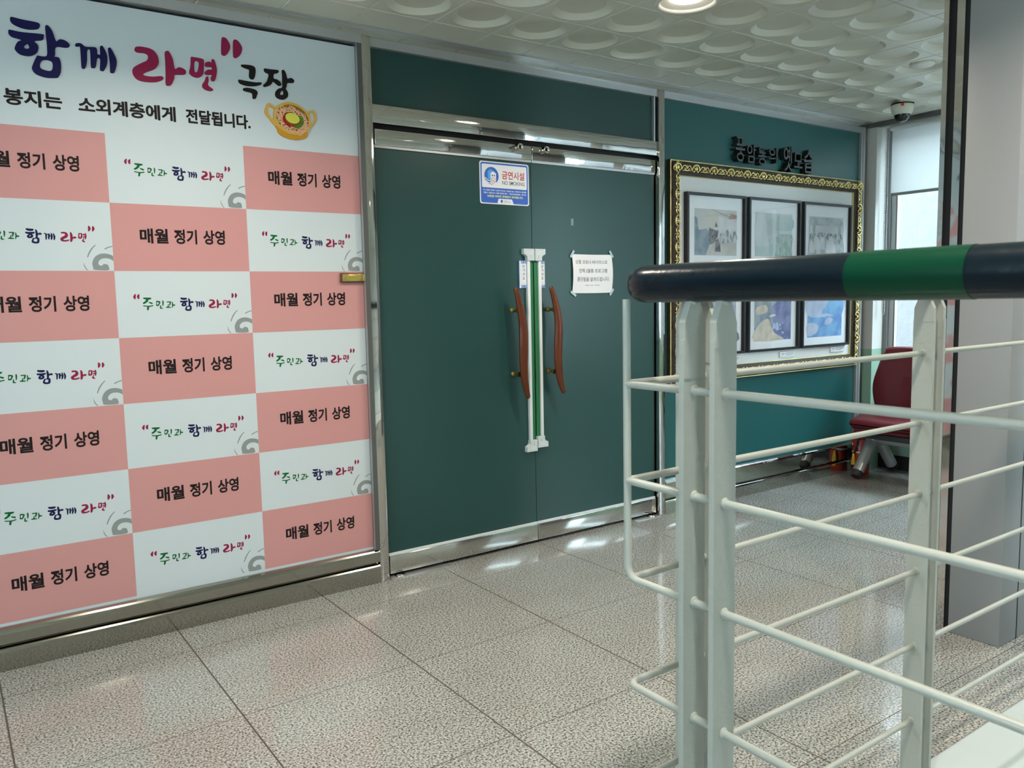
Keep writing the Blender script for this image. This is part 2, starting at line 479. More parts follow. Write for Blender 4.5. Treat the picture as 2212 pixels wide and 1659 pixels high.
# ================================================================ the setting
CEIL = 2.42
# floor
b = MB(); b.box(-3.0, 5.56, -2.7, 3.42, -0.08, 0.0, M['granite'])
fl = b.build('floor', origin=(0, 0, 0)); tag(fl, 'polished grey granite slab floor', 'floor', kind='structure')
# pale kerb inside the railing
b = MB(); b.box(0.86, 4.2, -2.6, 1.052, 0.0, 0.02, M['pale_slab'], 0.004)
struct('curb', b, 'pale painted kerb under the white railing', 'kerb')

# ceiling: square metal tiles with a round dish pressed into each
b = MB()
TX0, TY0, TS = 1.21, 3.066, 0.2935
def tile(x0, x1, y0, y1, dish=True, hole=None):
    g = 0.0013
    x0 += g; x1 -= g; y0 += g; y1 -= g
    cx, cy_ = (x0 + x1) / 2, (y0 + y1) / 2
    if not dish and hole is None:
        e = 0.004
        vs = [(x0, y0, CEIL + e), (x1, y0, CEIL + e), (x1, y1, CEIL + e), (x0, y1, CEIL + e),
              (x0 + .003, y0 + .003, CEIL), (x1 - .003, y0 + .003, CEIL), (x1 - .003, y1 - .003, CEIL), (x0 + .003, y1 - .003, CEIL)]
        b.add(vs, [(0, 4, 5, 1), (1, 5, 6, 2), (2, 6, 7, 3), (3, 7, 4, 0), (4, 7, 6, 5)], M['ceil']); return
    n = 32
    prof = [(0.1265, 0.0), (0.1245, 0.0012), (0.1015, 0.0185), (0.0995, 0.0195)] if hole is None else [(hole, 0.0), (hole, 0.02)]
    hx, hy = (x1 - x0) / 2 - 0.003, (y1 - y0) / 2 - 0.003
    vs = []; ang = [2 * PI * j / n for j in range(n)]
    def sq(a, ex, ey):
        c, s_ = math.cos(a), math.sin(a); k = max(abs(c), abs(s_))
        return c / k * ex, s_ / k * ey
    for a in ang:
        q = sq(a, hx + 0.003, hy + 0.003); vs.append((cx + q[0], cy_ + q[1], CEIL + 0.004))
    for a in ang:
        q = sq(a, hx, hy); vs.append((cx + q[0], cy_ + q[1], CEIL))
    for r, h in prof:
        for a in ang: vs.append((cx + r * math.cos(a), cy_ + r * math.sin(a), CEIL + h))
    k = 2 + len(prof)
    flat_fs, round_fs = [], []
    for i in range(k - 1):
        for j in range(n):
            f = (i * n + j, (i + 1) * n + j, (i + 1) * n + (j + 1) % n, i * n + (j + 1) % n)
            (flat_fs if i < 2 else round_fs).append(f)
    b.add(vs, flat_fs, M['ceil'])
    b.add(vs, round_fs, M['ceil'], True)
    if hole is None:
        b.add(vs[-n:], [tuple(reversed(range(n)))], M['ceil'])
kx0, kx1 = -6, 14
LAMPS = [(4, 2), (4, 8), (-2, 2), (-2, 8), (10, 8)]  # those over the railing, far left and pillar are unseen, added for brightness
for kx in range(kx0, kx1 + 1):
    x0 = TX0 + TS * kx; x1 = min(x0 + TS, 5.40)
    if x0 > 5.39: continue
    tile(x0, x1, TY0, 3.285, False)
    for ky in range(0, 10):
        y1 = TY0 - TS * ky
        full = x1 - x0 > 0.28
        if (kx, ky) in LAMPS: tile(x0, x1, y1 - TS, y1, False, hole=0.113)
        else: tile(x0, x1, y1 - TS, y1, full)
yb = TY0 - TS * 10
b.box(TX0 + TS * kx0, 5.40, yb, 3.40, CEIL + 0.024, CEIL + 0.09, M['ceil_gap'])
b.box(-3.0, TX0 + TS * kx0, -2.7, 3.40, CEIL, CEIL + 0.09, M['ceil'])
b.box(TX0 + TS * kx0, 5.56, -2.7, yb, CEIL, CEIL + 0.09, M['ceil'])
b.box(5.40, 5.70, yb, 3.40, CEIL - 0.03, CEIL + 0.09, M['ceil'])
ce = b.build('ceiling', origin=(0, 0, CEIL)); tag(ce, 'ceiling of square metal tiles with a round dish in each', 'ceiling', kind='structure')

# back wall body behind the shopfront, and the walls out of the frame
b = MB(); b.box(-3.0, 5.60, 3.345, 3.45, 0.0, CEIL, M['dark'])
struct('wall_back', b, 'dark wall behind the shopfront panels', 'wall')
b = MB(); b.box(-3.1, -3.0, -2.7, 3.45, 0, 0.85, M['wall_beige']); b.box(-3.1, -3.0, -2.7, 3.45, 2.25, CEIL, M['wall_beige'])
for y0, y1 in ((-2.7, 0.7), (1.6, 3.45)): b.box(-3.1, -3.0, y0, y1, 0.85, 2.25, M['wall_beige'])  # gap added in the unseen wall to let sky light in from the left
struct('wall_left', b, 'beige end wall on the left of the lobby with an added light opening', 'wall')
b = MB()
b.box(-3.0, 5.6, -2.8, -2.7, 0, 0.85, M['wall_beige']); b.box(-3.0, 5.6, -2.8, -2.7, 2.25, CEIL, M['wall_beige'])
for x0, x1 in ((-3.0, -1.4), (-0.7, 5.6)): b.box(x0, x1, -2.8, -2.7, 0.85, 2.25, M['wall_beige'])  # opening added behind the viewer for soft frontal sky light
struct('wall_front', b, 'beige wall with an added light opening behind the viewer', 'wall')

# window wall on the right
b = MB()
b.box(5.40, 5.62, 3.235, 3.345, 0.86, CEIL, M['wall_white'])
b.box(5.40, 5.62, 3.235, 3.345, 0.0, 0.86, M['wall_mint'])
b.box(5.53, 5.62, 1.45, 3.235, 0.0, 0.62, M['wall_mint'])
b.box(5.40, 5.62, 1.10, 1.45, 0.0, 0.86, M['wall_mint']); b.box(5.40, 5.62, 1.10, 1.45, 0.86, CEIL, M['wall_white'])
b.box(5.53, 5.62, -2.3, 1.10, 0.0, 0.62, M['wall_mint']); b.box(5.40, 5.62, -2.7, -2.3, 0.0, CEIL, M['wall_white'])
struct('wall_right', b, 'window wall, white above and mint green below', 'wall')
b = MB(); b.box(5.515, 5.53, 1.45, 3.235, 0.0, 0.10, M['black_base'])
struct('baseboard_right', b, 'black skirting under the window', 'skirting')
def window(name, y0, y1, label):
    t = thing(name, label, 'window', (5.57, (y0 + y1) / 2, 0.62), kind='structure')
    f = MB()
    f.box(5.555, 5.60, y1 - 0.065, y1, 0.62, 2.39, M['alu_white'], 0.003); f.box(5.555, 5.60, y0, y0 + 0.045, 0.62, 2.39, M['alu_white'], 0.003)
    f.box(5.555, 5.60, y0, y1, 0.62, 0.67, M['alu_white'], 0.003); f.box(5.555, 5.60, y0, y1, 2.34, 2.39, M['alu_white'], 0.003)
    fo = f.build('frame', t)
    n = 2
    for i in range(1, n):
        yy = y0 + (y1 - y0) * i / n
        q = MB(); q.box(5.558, 5.597, yy - 0.025, yy + 0.025, 0.67, 2.34, M['alu_white'], 0.003); q.build('mullion', t)
    q = MB(); q.box(5.552, 5.558, y1 - 0.071, y1 - 0.065, 0.67, 2.34, M['alu_dark']); q.build('gasket', t)
    q = MB(); q.box(5.530, 5.556, y1 - 0.030, y1 - 0.001, 0.62, 2.39, M['jamb_grey']); q.build('jamb_cover', t)
    q = MB(); q.box(5.575, 5.581, y0 + 0.045, y1 - 0.045, 0.67, 2.34, M['win_glass']); q.build('pane', t)
window('window_1', 1.45, 3.235, 'white framed window behind the red seat')
window('window_2', -2.3, 1.10, 'white framed window hidden beyond the grey pillar')
# dark head trim over the window
b = MB(); b.box(5.392, 5.43, 1.10, 3.285, 2.388, 2.421, M['alu_dark'])
struct('trim_6', b, 'dark grey head trim above the window blind', 'trim')
# what stands outside
b = MB(); b.box(7.6, 7.8, -4.0, 6.0, -0.3, 3.1, M['stucco'])
struct('exterior_wall', b, 'pale rough plastered wall outside the window', 'wall')
b = MB(); b.box(5.62, 7.6, -6.0, 8.0, -0.4, -0.3, M['stucco'])
struct('exterior_ground', b, 'pale paving outside the window', 'ground')

# pillar and shutter guide on the right
b = MB()
b.box(2.99, 3.60, 1.283, 1.462, 0, CEIL, M['pillar'], 0.003)
b.box(3.03, 3.60, 1.462, 1.552, 0, CEIL, M['pillar']); b.box(3.0, 3.03, 1.462, 1.476, 0, CEIL, M['dark'])
b.box(3.118, 3.122, 1.2815, 1.2835, 0, CEIL, M['dark'])
struct('pillar', b, 'grey panelled pillar at the right edge', 'pillar')
b = MB()
b.box(2.986, 3.03, 1.476, 1.503, 0, CEIL, M['steel_wavy']); b.box(2.986, 3.03, 1.531, 1.549, 0, CEIL, M['steel_wavy'])
b.box(3.01, 3.029, 1.503, 1.531, 0, CEIL, M['dark'])
struct('trim_5', b, 'stainless shutter guide with a dark slot beside the pillar', 'trim')

# shopfront: stainless base sills, posts, head rail
def sill_prof(top):
    return [(3.345, 0), (3.276, 0), (3.276, .066), (3.279, .075), (3.285, .081), (3.294, .084), (3.312, .084), (3.312, .097), (3.276, .097), (3.276, top - .006), (3.280, top + .003), (3.286, top + .009), (3.300, top + .014), (3.345, top + .014)]
b = MB(); b.prism_x(sill_prof(.138), -1.2, 1.567, M['steel_dull'])
struct('trim_1', b, 'stepped stainless base rail under the checkered board', 'trim')
b = MB(); b.prism_x(sill_prof(.190), 3.387, 5.33, M['steel_wavy'])
struct('trim_2', b, 'stepped stainless base rail under the picture wall', 'trim')
b = MB(); b.box(1.569, 1.613, 3.285, 3.345, 0, 2.388, M['steel_wavy'], 0.002)
struct('trim_3', b, 'polished stainless post left of the double door', 'trim')
b = MB(); b.box(3.344, 3.387, 3.285, 3.345, 0, 2.388, M['steel_wavy'], 0.002)
struct('trim_4', b, 'polished stainless post right of the double door', 'trim')
b = MB()
b.box(-1.2, 5.40, 3.285, 3.345, 2.388, CEIL, M['steel_mirror']); b.box(-1.2, 5.40, 3.250, 3.287, 2.4155, 2.4235, M['alu'])
struct('trim_7', b, 'polished stainless head rail along the ceiling', 'trim')
b = MB()
b.box(5.33, 5.352, 3.290, 3.345, 0.0, 2.388, M['alu']); b.box(5.352, 5.40, 3.318, 3.345, 0.0, 2.388, M['steel'])
struct('trim_8', b, 'narrow metal end post beside the gilt frame', 'trim')
# aluminium frame around the banner board
b = MB()
b.box(-1.2, 1.567, 3.278, 3.345, 2.352, 2.388, M['alu']); b.box(1.548, 1.568, 3.278, 3.345, 0.152, 2.352, M['alu_dark'])
b.box(1.5475, 1.5535, 3.282, 3.30, 0.152, 2.352, M['alu'])
struct('trim_9', b, 'grey aluminium frame around the checkered board', 'trim')
# transom above the door
t = thing('window_3', 'dark green transom panel above the double door', 'panel', (2.48, 3.33, 2.03), kind='structure')
q = MB(); q.box(1.613, 3.344, 3.318, 3.332, 2.10, 2.352, M['green_film']); q.build('panel', t)
q = MB(); q.box(1.613, 3.344, 3.296, 3.345, 2.352, 2.388, M['alu']); q.build('top_bead', t)
q = MB(); q.box(3.318, 3.328, 3.300, 3.318, 2.112, 2.352, M['alu']); q.build('side_bead', t)
q = MB(); q.box(1.613, 3.344, 3.292, 3.345, 2.034, 2.112, M['steel_wavy'], 0.002); q.build('header', t)
# picture wall panel
t = thing('window_4', 'dark green panel behind the gilt frame', 'panel', (4.36, 3.33, 0.2), kind='structure')
q = MB(); q.box(3.387, 5.33, 3.315, 3.332, 0.20, 2.352, M['green_film_sheen']); q.build('panel', t)
q = MB(); q.box(3.387, 5.33, 3.296, 3.345, 2.352, 2.388, M['alu']); q.build('top_bead', t)
q = MB(); q.box(5.312, 5.330, 3.296, 3.315, 0.20, 2.352, M['alu']); q.build('side_bead', t)

# outlines of the brush lettering and the bowl on the board, (x, z) in metres: {name: [(outline, holes), ...]}
SHAPES = {
'ham': [[[[0.29,2.238],[0.296,2.243],[0.325,2.24],[0.366,2.238],[0.377,2.233],[0.375,2.222],[0.368,2.215],[0.345,2.21],[0.323,2.211],[0.301,2.218],[0.291,2.227]],[]],[[[0.282,2.194],[0.287,2.2],[0.322,2.198],[0.382,2.201],[0.386,2.193],[0.381,2.181],[0.357,2.174],[0.366,2.163],[0.367,2.15],[0.361,2.135],[0.345,2.124],[0.329,2.121],[0.31,2.124],[0.298,2.136],[0.298,2.147],[0.307,2.164],[0.318,2.172],[0.292,2.177],[0.283,2.185]],[[[0.325,2.151],[0.335,2.161],[0.34,2.153],[0.338,2.147],[0.329,2.145]]]],[[[0.393,2.227],[0.397,2.233],[0.403,2.232],[0.414,2.216],[0.423,2.185],[0.434,2.192],[0.449,2.192],[0.463,2.182],[0.463,2.172],[0.452,2.167],[0.422,2.164],[0.417,2.138],[0.415,2.131],[0.428,2.13],[0.433,2.111],[0.431,2.083],[0.423,2.065],[0.415,2.06],[0.383,2.057],[0.354,2.065],[0.344,2.08],[0.346,2.093],[0.36,2.124],[0.365,2.127],[0.39,2.13],[0.394,2.164],[0.393,2.2]],[[[0.377,2.114],[0.406,2.112],[0.401,2.082],[0.369,2.087]]]]],
'kke': [[[[0.482,2.183],[0.488,2.188],[0.501,2.189],[0.515,2.18],[0.544,2.183],[0.551,2.175],[0.551,2.161],[0.56,2.161],[0.561,2.186],[0.566,2.191],[0.571,2.189],[0.582,2.163],[0.581,2.132],[0.569,2.106],[0.562,2.104],[0.556,2.108],[0.559,2.143],[0.55,2.145],[0.544,2.119],[0.54,2.111],[0.534,2.11],[0.527,2.115],[0.528,2.169],[0.519,2.166],[0.516,2.131],[0.51,2.109],[0.504,2.103],[0.498,2.106],[0.497,2.12],[0.497,2.174],[0.492,2.177],[0.484,2.176]],[]],[[[0.587,2.184],[0.592,2.189],[0.597,2.186],[0.611,2.156],[0.612,2.133],[0.603,2.105],[0.595,2.101],[0.589,2.105],[0.59,2.134],[0.588,2.164]],[]]],
'ra': [[[[0.676,2.198],[0.682,2.206],[0.704,2.209],[0.734,2.205],[0.752,2.188],[0.757,2.163],[0.749,2.145],[0.737,2.133],[0.71,2.12],[0.7,2.111],[0.705,2.107],[0.732,2.107],[0.762,2.113],[0.77,2.107],[0.763,2.098],[0.742,2.089],[0.708,2.085],[0.68,2.089],[0.666,2.104],[0.664,2.121],[0.672,2.134],[0.697,2.151],[0.714,2.161],[0.721,2.174],[0.719,2.183],[0.707,2.187],[0.686,2.186],[0.677,2.19]],[]],[[[0.78,2.2],[0.787,2.207],[0.795,2.206],[0.807,2.181],[0.812,2.146],[0.826,2.154],[0.842,2.152],[0.852,2.144],[0.849,2.132],[0.837,2.128],[0.811,2.124],[0.808,2.11],[0.797,2.087],[0.787,2.082],[0.777,2.086],[0.779,2.126],[0.78,2.169]],[]]],
'myeon': [[[[0.873,2.196],[0.88,2.199],[0.912,2.198],[0.92,2.191],[0.918,2.157],[0.913,2.138],[0.9,2.127],[0.884,2.125],[0.868,2.132],[0.864,2.143],[0.87,2.166]],[[[0.886,2.182],[0.901,2.182],[0.895,2.15],[0.884,2.146]]]],[[[0.949,2.199],[0.955,2.202],[0.961,2.197],[0.967,2.17],[0.966,2.151],[0.959,2.126],[0.952,2.119],[0.944,2.122],[0.943,2.132],[0.947,2.143],[0.929,2.14],[0.921,2.145],[0.924,2.153],[0.934,2.16],[0.948,2.163],[0.947,2.171],[0.927,2.17],[0.923,2.177],[0.927,2.186],[0.94,2.191],[0.949,2.189]],[]],[[[0.926,2.133],[0.933,2.133],[0.934,2.119],[0.931,2.102],[0.948,2.09],[0.948,2.085],[0.938,2.081],[0.922,2.083],[0.91,2.091],[0.91,2.103],[0.919,2.117]],[]]],
'quote': [[[[0.992,2.284],[1,2.29],[1.01,2.287],[1.021,2.27],[1.023,2.255],[1.015,2.237],[1.003,2.223],[0.992,2.223],[0.988,2.233]],[]],[[[1.036,2.281],[1.045,2.289],[1.056,2.284],[1.068,2.267],[1.069,2.254],[1.062,2.236],[1.047,2.221],[1.036,2.22],[1.033,2.23]],[]]],
'geuk': [[[[1.061,2.195],[1.066,2.198],[1.084,2.2],[1.102,2.2],[1.114,2.196],[1.118,2.188],[1.117,2.171],[1.113,2.156],[1.107,2.147],[1.1,2.147],[1.094,2.149],[1.091,2.159],[1.093,2.181],[1.083,2.184],[1.066,2.189]],[]],[[[1.048,2.135],[1.051,2.139],[1.073,2.138],[1.114,2.137],[1.135,2.14],[1.14,2.136],[1.136,2.13],[1.12,2.124],[1.101,2.12],[1.076,2.119],[1.057,2.123],[1.049,2.129]],[]],[[[1.064,2.104],[1.068,2.109],[1.082,2.112],[1.1,2.111],[1.116,2.107],[1.122,2.098],[1.119,2.089],[1.113,2.075],[1.106,2.072],[1.101,2.075],[1.1,2.091],[1.092,2.095],[1.069,2.098]],[]]],
'jang': [[[[1.152,2.193],[1.156,2.196],[1.177,2.196],[1.207,2.197],[1.212,2.193],[1.207,2.185],[1.192,2.179],[1.19,2.162],[1.202,2.16],[1.213,2.154],[1.22,2.145],[1.219,2.139],[1.213,2.136],[1.206,2.137],[1.187,2.149],[1.179,2.138],[1.166,2.129],[1.151,2.124],[1.146,2.128],[1.148,2.133],[1.16,2.145],[1.167,2.16],[1.17,2.176],[1.159,2.18],[1.153,2.185]],[]],[[[1.225,2.197],[1.23,2.201],[1.236,2.199],[1.242,2.187],[1.247,2.169],[1.258,2.173],[1.268,2.172],[1.275,2.165],[1.273,2.157],[1.265,2.154],[1.246,2.151],[1.242,2.136],[1.238,2.129],[1.245,2.117],[1.247,2.106],[1.243,2.095],[1.231,2.086],[1.219,2.083],[1.205,2.085],[1.195,2.092],[1.193,2.103],[1.197,2.114],[1.208,2.125],[1.224,2.132],[1.225,2.156],[1.226,2.177]],[[[1.223,2.119],[1.227,2.115],[1.226,2.104],[1.22,2.102],[1.213,2.102],[1.216,2.112]]]]],
'ju': [[[[0.649,1.294],[0.652,1.296],[0.675,1.295],[0.678,1.293],[0.675,1.289],[0.667,1.287],[0.666,1.282],[0.656,1.274],[0.65,1.272],[0.647,1.274],[0.648,1.277],[0.656,1.283],[0.658,1.289],[0.652,1.29]],[]],[[[0.668,1.279],[0.672,1.279],[0.681,1.276],[0.681,1.272],[0.678,1.271],[0.668,1.276]],[]],[[[0.647,1.266],[0.649,1.267],[0.667,1.265],[0.681,1.267],[0.683,1.265],[0.681,1.263],[0.669,1.26],[0.667,1.252],[0.663,1.248],[0.66,1.252],[0.661,1.261],[0.65,1.263]],[]]],
'min': [[[[0.694,1.281],[0.697,1.283],[0.705,1.282],[0.709,1.278],[0.706,1.27],[0.702,1.264],[0.695,1.264],[0.693,1.267],[0.694,1.274]],[[[0.697,1.277],[0.703,1.277],[0.701,1.27],[0.697,1.269]]]],[[[0.716,1.282],[0.719,1.284],[0.721,1.279],[0.72,1.268],[0.717,1.262],[0.716,1.265]],[]],[[[0.708,1.266],[0.711,1.265],[0.711,1.258],[0.717,1.255],[0.715,1.253],[0.708,1.253],[0.706,1.257]],[]]],
'gwa': [[[[0.731,1.28],[0.733,1.28],[0.746,1.28],[0.747,1.276],[0.745,1.268],[0.741,1.263],[0.74,1.266],[0.741,1.276],[0.733,1.276]],[]],[[[0.737,1.27],[0.739,1.268],[0.738,1.261],[0.746,1.259],[0.744,1.256],[0.731,1.256],[0.727,1.258],[0.729,1.26],[0.733,1.261]],[]],[[[0.75,1.278],[0.753,1.277],[0.755,1.269],[0.761,1.268],[0.762,1.266],[0.759,1.263],[0.754,1.263],[0.752,1.258],[0.75,1.255],[0.749,1.258],[0.75,1.268]],[]]],
'lq': [[[[0.615,1.3],[0.618,1.305],[0.622,1.309],[0.625,1.308],[0.623,1.292],[0.621,1.29],[0.617,1.293]],[]],[[[0.628,1.301],[0.631,1.306],[0.635,1.309],[0.637,1.307],[0.636,1.292],[0.634,1.291],[0.63,1.293]],[]]],
'rq': [[[[0.977,1.307],[0.98,1.309],[0.984,1.304],[0.985,1.298],[0.982,1.292],[0.978,1.289],[0.976,1.291]],[]],[[[0.99,1.306],[0.994,1.308],[0.997,1.303],[0.998,1.298],[0.994,1.291],[0.99,1.289],[0.989,1.292]],[]]],
'swirl': [[[[0.989,1.152],[0.984,1.161],[0.982,1.173],[0.985,1.186],[0.994,1.2],[1.009,1.209],[1.025,1.211],[1.041,1.208],[1.053,1.201],[1.054,1.183],[1.049,1.187],[1.04,1.192],[1.028,1.194],[1.015,1.192],[1.005,1.184],[1.002,1.175],[1.005,1.169],[1.013,1.167],[1.018,1.172],[1.025,1.173],[1.033,1.17],[1.036,1.161],[1.033,1.151]],[]],[[[0.994,1.24],[0.998,1.24],[0.99,1.232],[0.981,1.219],[0.974,1.206],[0.97,1.197],[0.967,1.196],[0.969,1.205],[0.976,1.22],[0.985,1.232]],[]],[[[1.026,1.229],[1.038,1.235],[1.052,1.239],[1.053,1.238],[1.053,1.236],[1.04,1.232],[1.028,1.226]],[]],[[[0.954,1.182],[0.955,1.174],[0.961,1.159],[0.967,1.151],[0.963,1.151],[0.956,1.162],[0.954,1.173]],[]]],
'bowl_rim': [[[[1.19,2.047],[1.202,2.059],[1.221,2.071],[1.241,2.076],[1.262,2.076],[1.286,2.07],[1.306,2.059],[1.323,2.045],[1.33,2.037],[1.336,2.018],[1.336,1.997],[1.327,1.976],[1.309,1.962],[1.284,1.953],[1.263,1.95],[1.235,1.953],[1.211,1.963],[1.194,1.976],[1.184,1.992],[1.181,2.01],[1.182,2.031]],[]]],
'bowl_foot': [[[[1.187,1.978],[1.193,1.964],[1.197,1.951],[1.214,1.939],[1.241,1.931],[1.269,1.929],[1.297,1.934],[1.317,1.944],[1.32,1.952],[1.324,1.971],[1.306,1.964],[1.263,1.953],[1.221,1.963]],[]]],
'bowl_lh': [[[[1.192,2.045],[1.179,2.058],[1.166,2.063],[1.159,2.06],[1.15,2.044],[1.146,2.029],[1.15,2.015],[1.168,1.994],[1.186,1.975],[1.193,1.975],[1.189,1.99],[1.18,2.004],[1.176,2.001],[1.16,2.026],[1.165,2.053],[1.169,2.05],[1.184,2.042],[1.186,2.034]],[]]],
'bowl_rh': [[[[1.321,2.045],[1.338,2.052],[1.349,2.056],[1.358,2.05],[1.362,2.037],[1.362,2.014],[1.348,1.997],[1.327,1.973],[1.327,1.982],[1.337,1.998],[1.346,2.006],[1.353,2.018],[1.353,2.035],[1.346,2.046],[1.33,2.039]],[]]],
'bowl_in': [[[[1.193,2.029],[1.197,2.038],[1.212,2.054],[1.237,2.065],[1.261,2.066],[1.289,2.059],[1.313,2.043],[1.326,2.02],[1.327,1.997],[1.315,1.977],[1.289,1.965],[1.26,1.962],[1.228,1.969],[1.206,1.983],[1.193,2.003]],[]]],
'bowl_broth': [[[[1.196,2.017],[1.208,2.039],[1.233,2.051],[1.261,2.054],[1.289,2.045],[1.312,2.029],[1.322,2.006],[1.319,1.987],[1.301,1.972],[1.27,1.965],[1.242,1.969],[1.217,1.982],[1.201,1.999]],[]]],
}
LOGO_BOX = {'ham': [0.78, 0.83, 1.242, 1.294], 'kke': [0.836, 0.871, 1.255, 1.28], 'ra': [0.886, 0.937, 1.25, 1.285], 'myeon': [0.942, 0.97, 1.25, 1.283]}

# ================================================================ checkered banner board
YB = 3.305
CX = [0.061, 0.557, 1.053, 1.549]; RZ = [1.887 - 0.2463 * r for r in range(8)]
banner = thing('banner_board', 'large pink and white checkered board with Korean slogans and a noodle bowl', 'banner', (0.2, YB, 0.152))
b = MB()
b.box(-1.2, 1.5475, YB, 3.330, 0.152, 2.341, M['b_white'])
for c in range(-2, 4):
    x0 = 0.061 + 0.496 * (c - 1); x1 = min(x0 + 0.496, 1.5475); x0 = max(x0, -1.2)
    for r in range(7):
        if (c + r) % 2 == 1:
            z0 = max(RZ[r + 1], 0.1525)
            b.plate(rect(x0, x1, z0, RZ[r]), [], YB - 0.0004, None, M['b_pink'], 0)
b.build('board', banner)

def put(mb, key, y, m, yb=None, box=None, dx=0, dz=0, sm=4):
    S = SHAPES[key]
    if box:
        xs = [p[0] for o, h in S for p in o]; zs = [p[1] for o, h in S for p in o]
        ax, bx, az, bz = min(xs), max(xs), min(zs), max(zs)
        f = lambda p: (box[0] + (p[0] - ax) / (bx - ax) * (box[1] - box[0]), box[2] + (p[1] - az) / (bz - az) * (box[3] - box[2]))
    else:
        f = lambda p: (p[0] + dx, p[1] + dz)
    for o, hs in S:
        mb.plate([f(p) for p in o], [[f(p) for p in h] for h in hs], y, yb, m, sm)

for key, mm in (('ham', 'navy'), ('kke', 'navy'), ('ra', 'crimson'), ('myeon', 'crimson'), ('quote', 'crimson'), ('geuk', 'black_ink'), ('jang', 'black_ink')):
    q = MB(); put(q, key, YB - 0.004, M[mm], YB)
    o = q.build('quote_mark' if key == 'quote' else 'title_letter', banner)
    o['label'] = {'navy': 'navy raised brush letter', 'crimson': 'crimson raised brush mark', 'black_ink': 'black raised brush letter'}[mm]
for word, x0, x1, z0, z1 in (('봉지는', 0.253, 0.428, 1.954, 2.008), ('소외계층에게', 0.478, 0.806, 1.952, 2.006), ('전달됩니다.', 0.842, 1.088, 1.953, 2.006)):
    q = MB()
    for k, (ex_, ez_) in enumerate(((-.0011, 0), (.0011, 0), (0, -.0008), (0, .0008))):   # heavy strokes
        text_in(q, word, x0 + .001 + ex_, x1 - .001 + ex_, z0 + ez_, z1 + ez_, YB - 0.0005 - .00005 * k, M['black_ink'], bold=0.018)
    o = q.build('subtitle_print', banner); o['label'] = 'black printed Korean word'

q = MB()
put(q, 'lq', YB - 0.0004, M['crimson']); put(q, 'rq', YB - 0.0004, M['crimson'])
for k in ('ju', 'min', 'gwa'): put(q, k, YB - 0.0004, M['green_ink'])
for k, mm in (('ham', 'navy'), ('kke', 'navy'), ('ra', 'crimson'), ('myeon', 'crimson')): put(q, k, YB - 0.0004, M[mm], box=LOGO_BOX[k])
S = SHAPES['swirl']
xmax, zmin = 1.0525, RZ[3] + 0.0005
for o_, hs in S:
    pts = smooth_closed([tuple(p) for p in o_], 4)
    q.plate([(min(p[0], xmax), max(p[1], zmin)) for p in pts], [], YB - 0.00045, None, M['grey_ink'], 0)
slog = q.build('slogan_print', banner); slog['label'] = 'printed slogan in green, navy and crimson over a grey swirl'
first = True
for c in (0, 1, 2, 3):
    for r in range(7):
        if (c + r) % 2 == 0:
            o = slog if first else slog.copy()
            if not first: COL.objects.link(o)
            first = False
            o.location = ((c - 2) * 0.496, 0, RZ[r] - RZ[2])
q = MB(); text_in(q, '매월', 0.652, 0.752, 1.497, 1.5525, YB - 0.0008, M['black_ink'], bold=0.03)
text_in(q, '정기', 0.773, 0.857, 1.497, 1.5525, YB - 0.0008, M['black_ink'], bold=0.03)
text_in(q, '상영', 0.880, 0.963, 1.497, 1.5525, YB - 0.0008, M['black_ink'], bold=0.03)
sch = q.build('schedule_print', banner); sch['label'] = 'black printed schedule words'
first = True
for c in (0, 1, 2, 3):
    for r in range(7):
        if (c + r) % 2 == 1:
            o = sch if first else sch.copy()
            if not first: COL.objects.link(o)
            first = False
            o.location = ((c - 2) * 0.496, 0, RZ[r] - RZ[1])

# bowl of noodles, a cut-out fixed on the board
q = MB()
for k, mm, y in (('bowl_lh', 'bowl_yellow', .0060), ('bowl_rh', 'bowl_yellow', .0061), ('bowl_foot', 'bowl_orange', .0062), ('bowl_rim', 'bowl_yellow', .0066)):
    put(q, k, YB - y, M[mm], YB)
put(q, 'bowl_in', YB - .0069, M['bowl_brown']); put(q, 'bowl_broth', YB - .0072, M['broth'])
bx, bz = 1.257, 2.011
bowl = q.build('noodle_bowl', banner); bowl['label'] = 'yellow cut-out bowl'
q = MB()
ga = -0.33
for i in range(46):
    a = 2 * PI * i / 46 + random.uniform(-.05, .05); k = random.uniform(0.80, 1.08)
    ex, ez = 0.064 * k * math.cos(a), 0.043 * k * math.sin(a)
    cx_, cz_ = ex * math.cos(ga) - ez * math.sin(ga), ex * math.sin(ga) + ez * math.cos(ga)
    rot = random.uniform(0, PI); rx_, rz_ = random.uniform(.008, .013), random.uniform(.005, .008)
    pth = [(bx + 0.004 + cx_ + rx_ * math.cos(t) * math.cos(rot) - rz_ * math.sin(t) * math.sin(rot),
            bz - 0.006 + cz_ + rx_ * math.cos(t) * math.sin(rot) + rz_ * math.sin(t) * math.cos(rot)) for t in [2 * PI * j / 14 for j in range(14)]]
    q.ribbon(pth, 0.0032, YB - .0075 - .00001 * i, M['noodle'], closed=True)
o = q.build('noodles', banner); o.parent = bowl; o['label'] = 'peach noodles'
q = MB(); q.disc(bx + 0.002, bz + 0.002, 0.030, 0.0205, YB - .0084, M['yolk'], rot=-0.15)
o = q.build('egg_yolk', banner); o.parent = bowl; o['label'] = 'yellow egg yolk'
q = MB()
for i in range(9):
    a = math.radians(-75 + 13 * i); cx_, cz_ = bx + 0.006 + 0.036 * math.cos(a), bz - 0.004 + 0.028 * math.sin(a)
    q.ribbon([(cx_ + .006 * math.cos(t), cz_ + .004 * math.sin(t)) for t in [2 * PI * j / 12 for j in range(12)]], .0035, YB - .0088 - .00001 * i, M['leek'], closed=True)
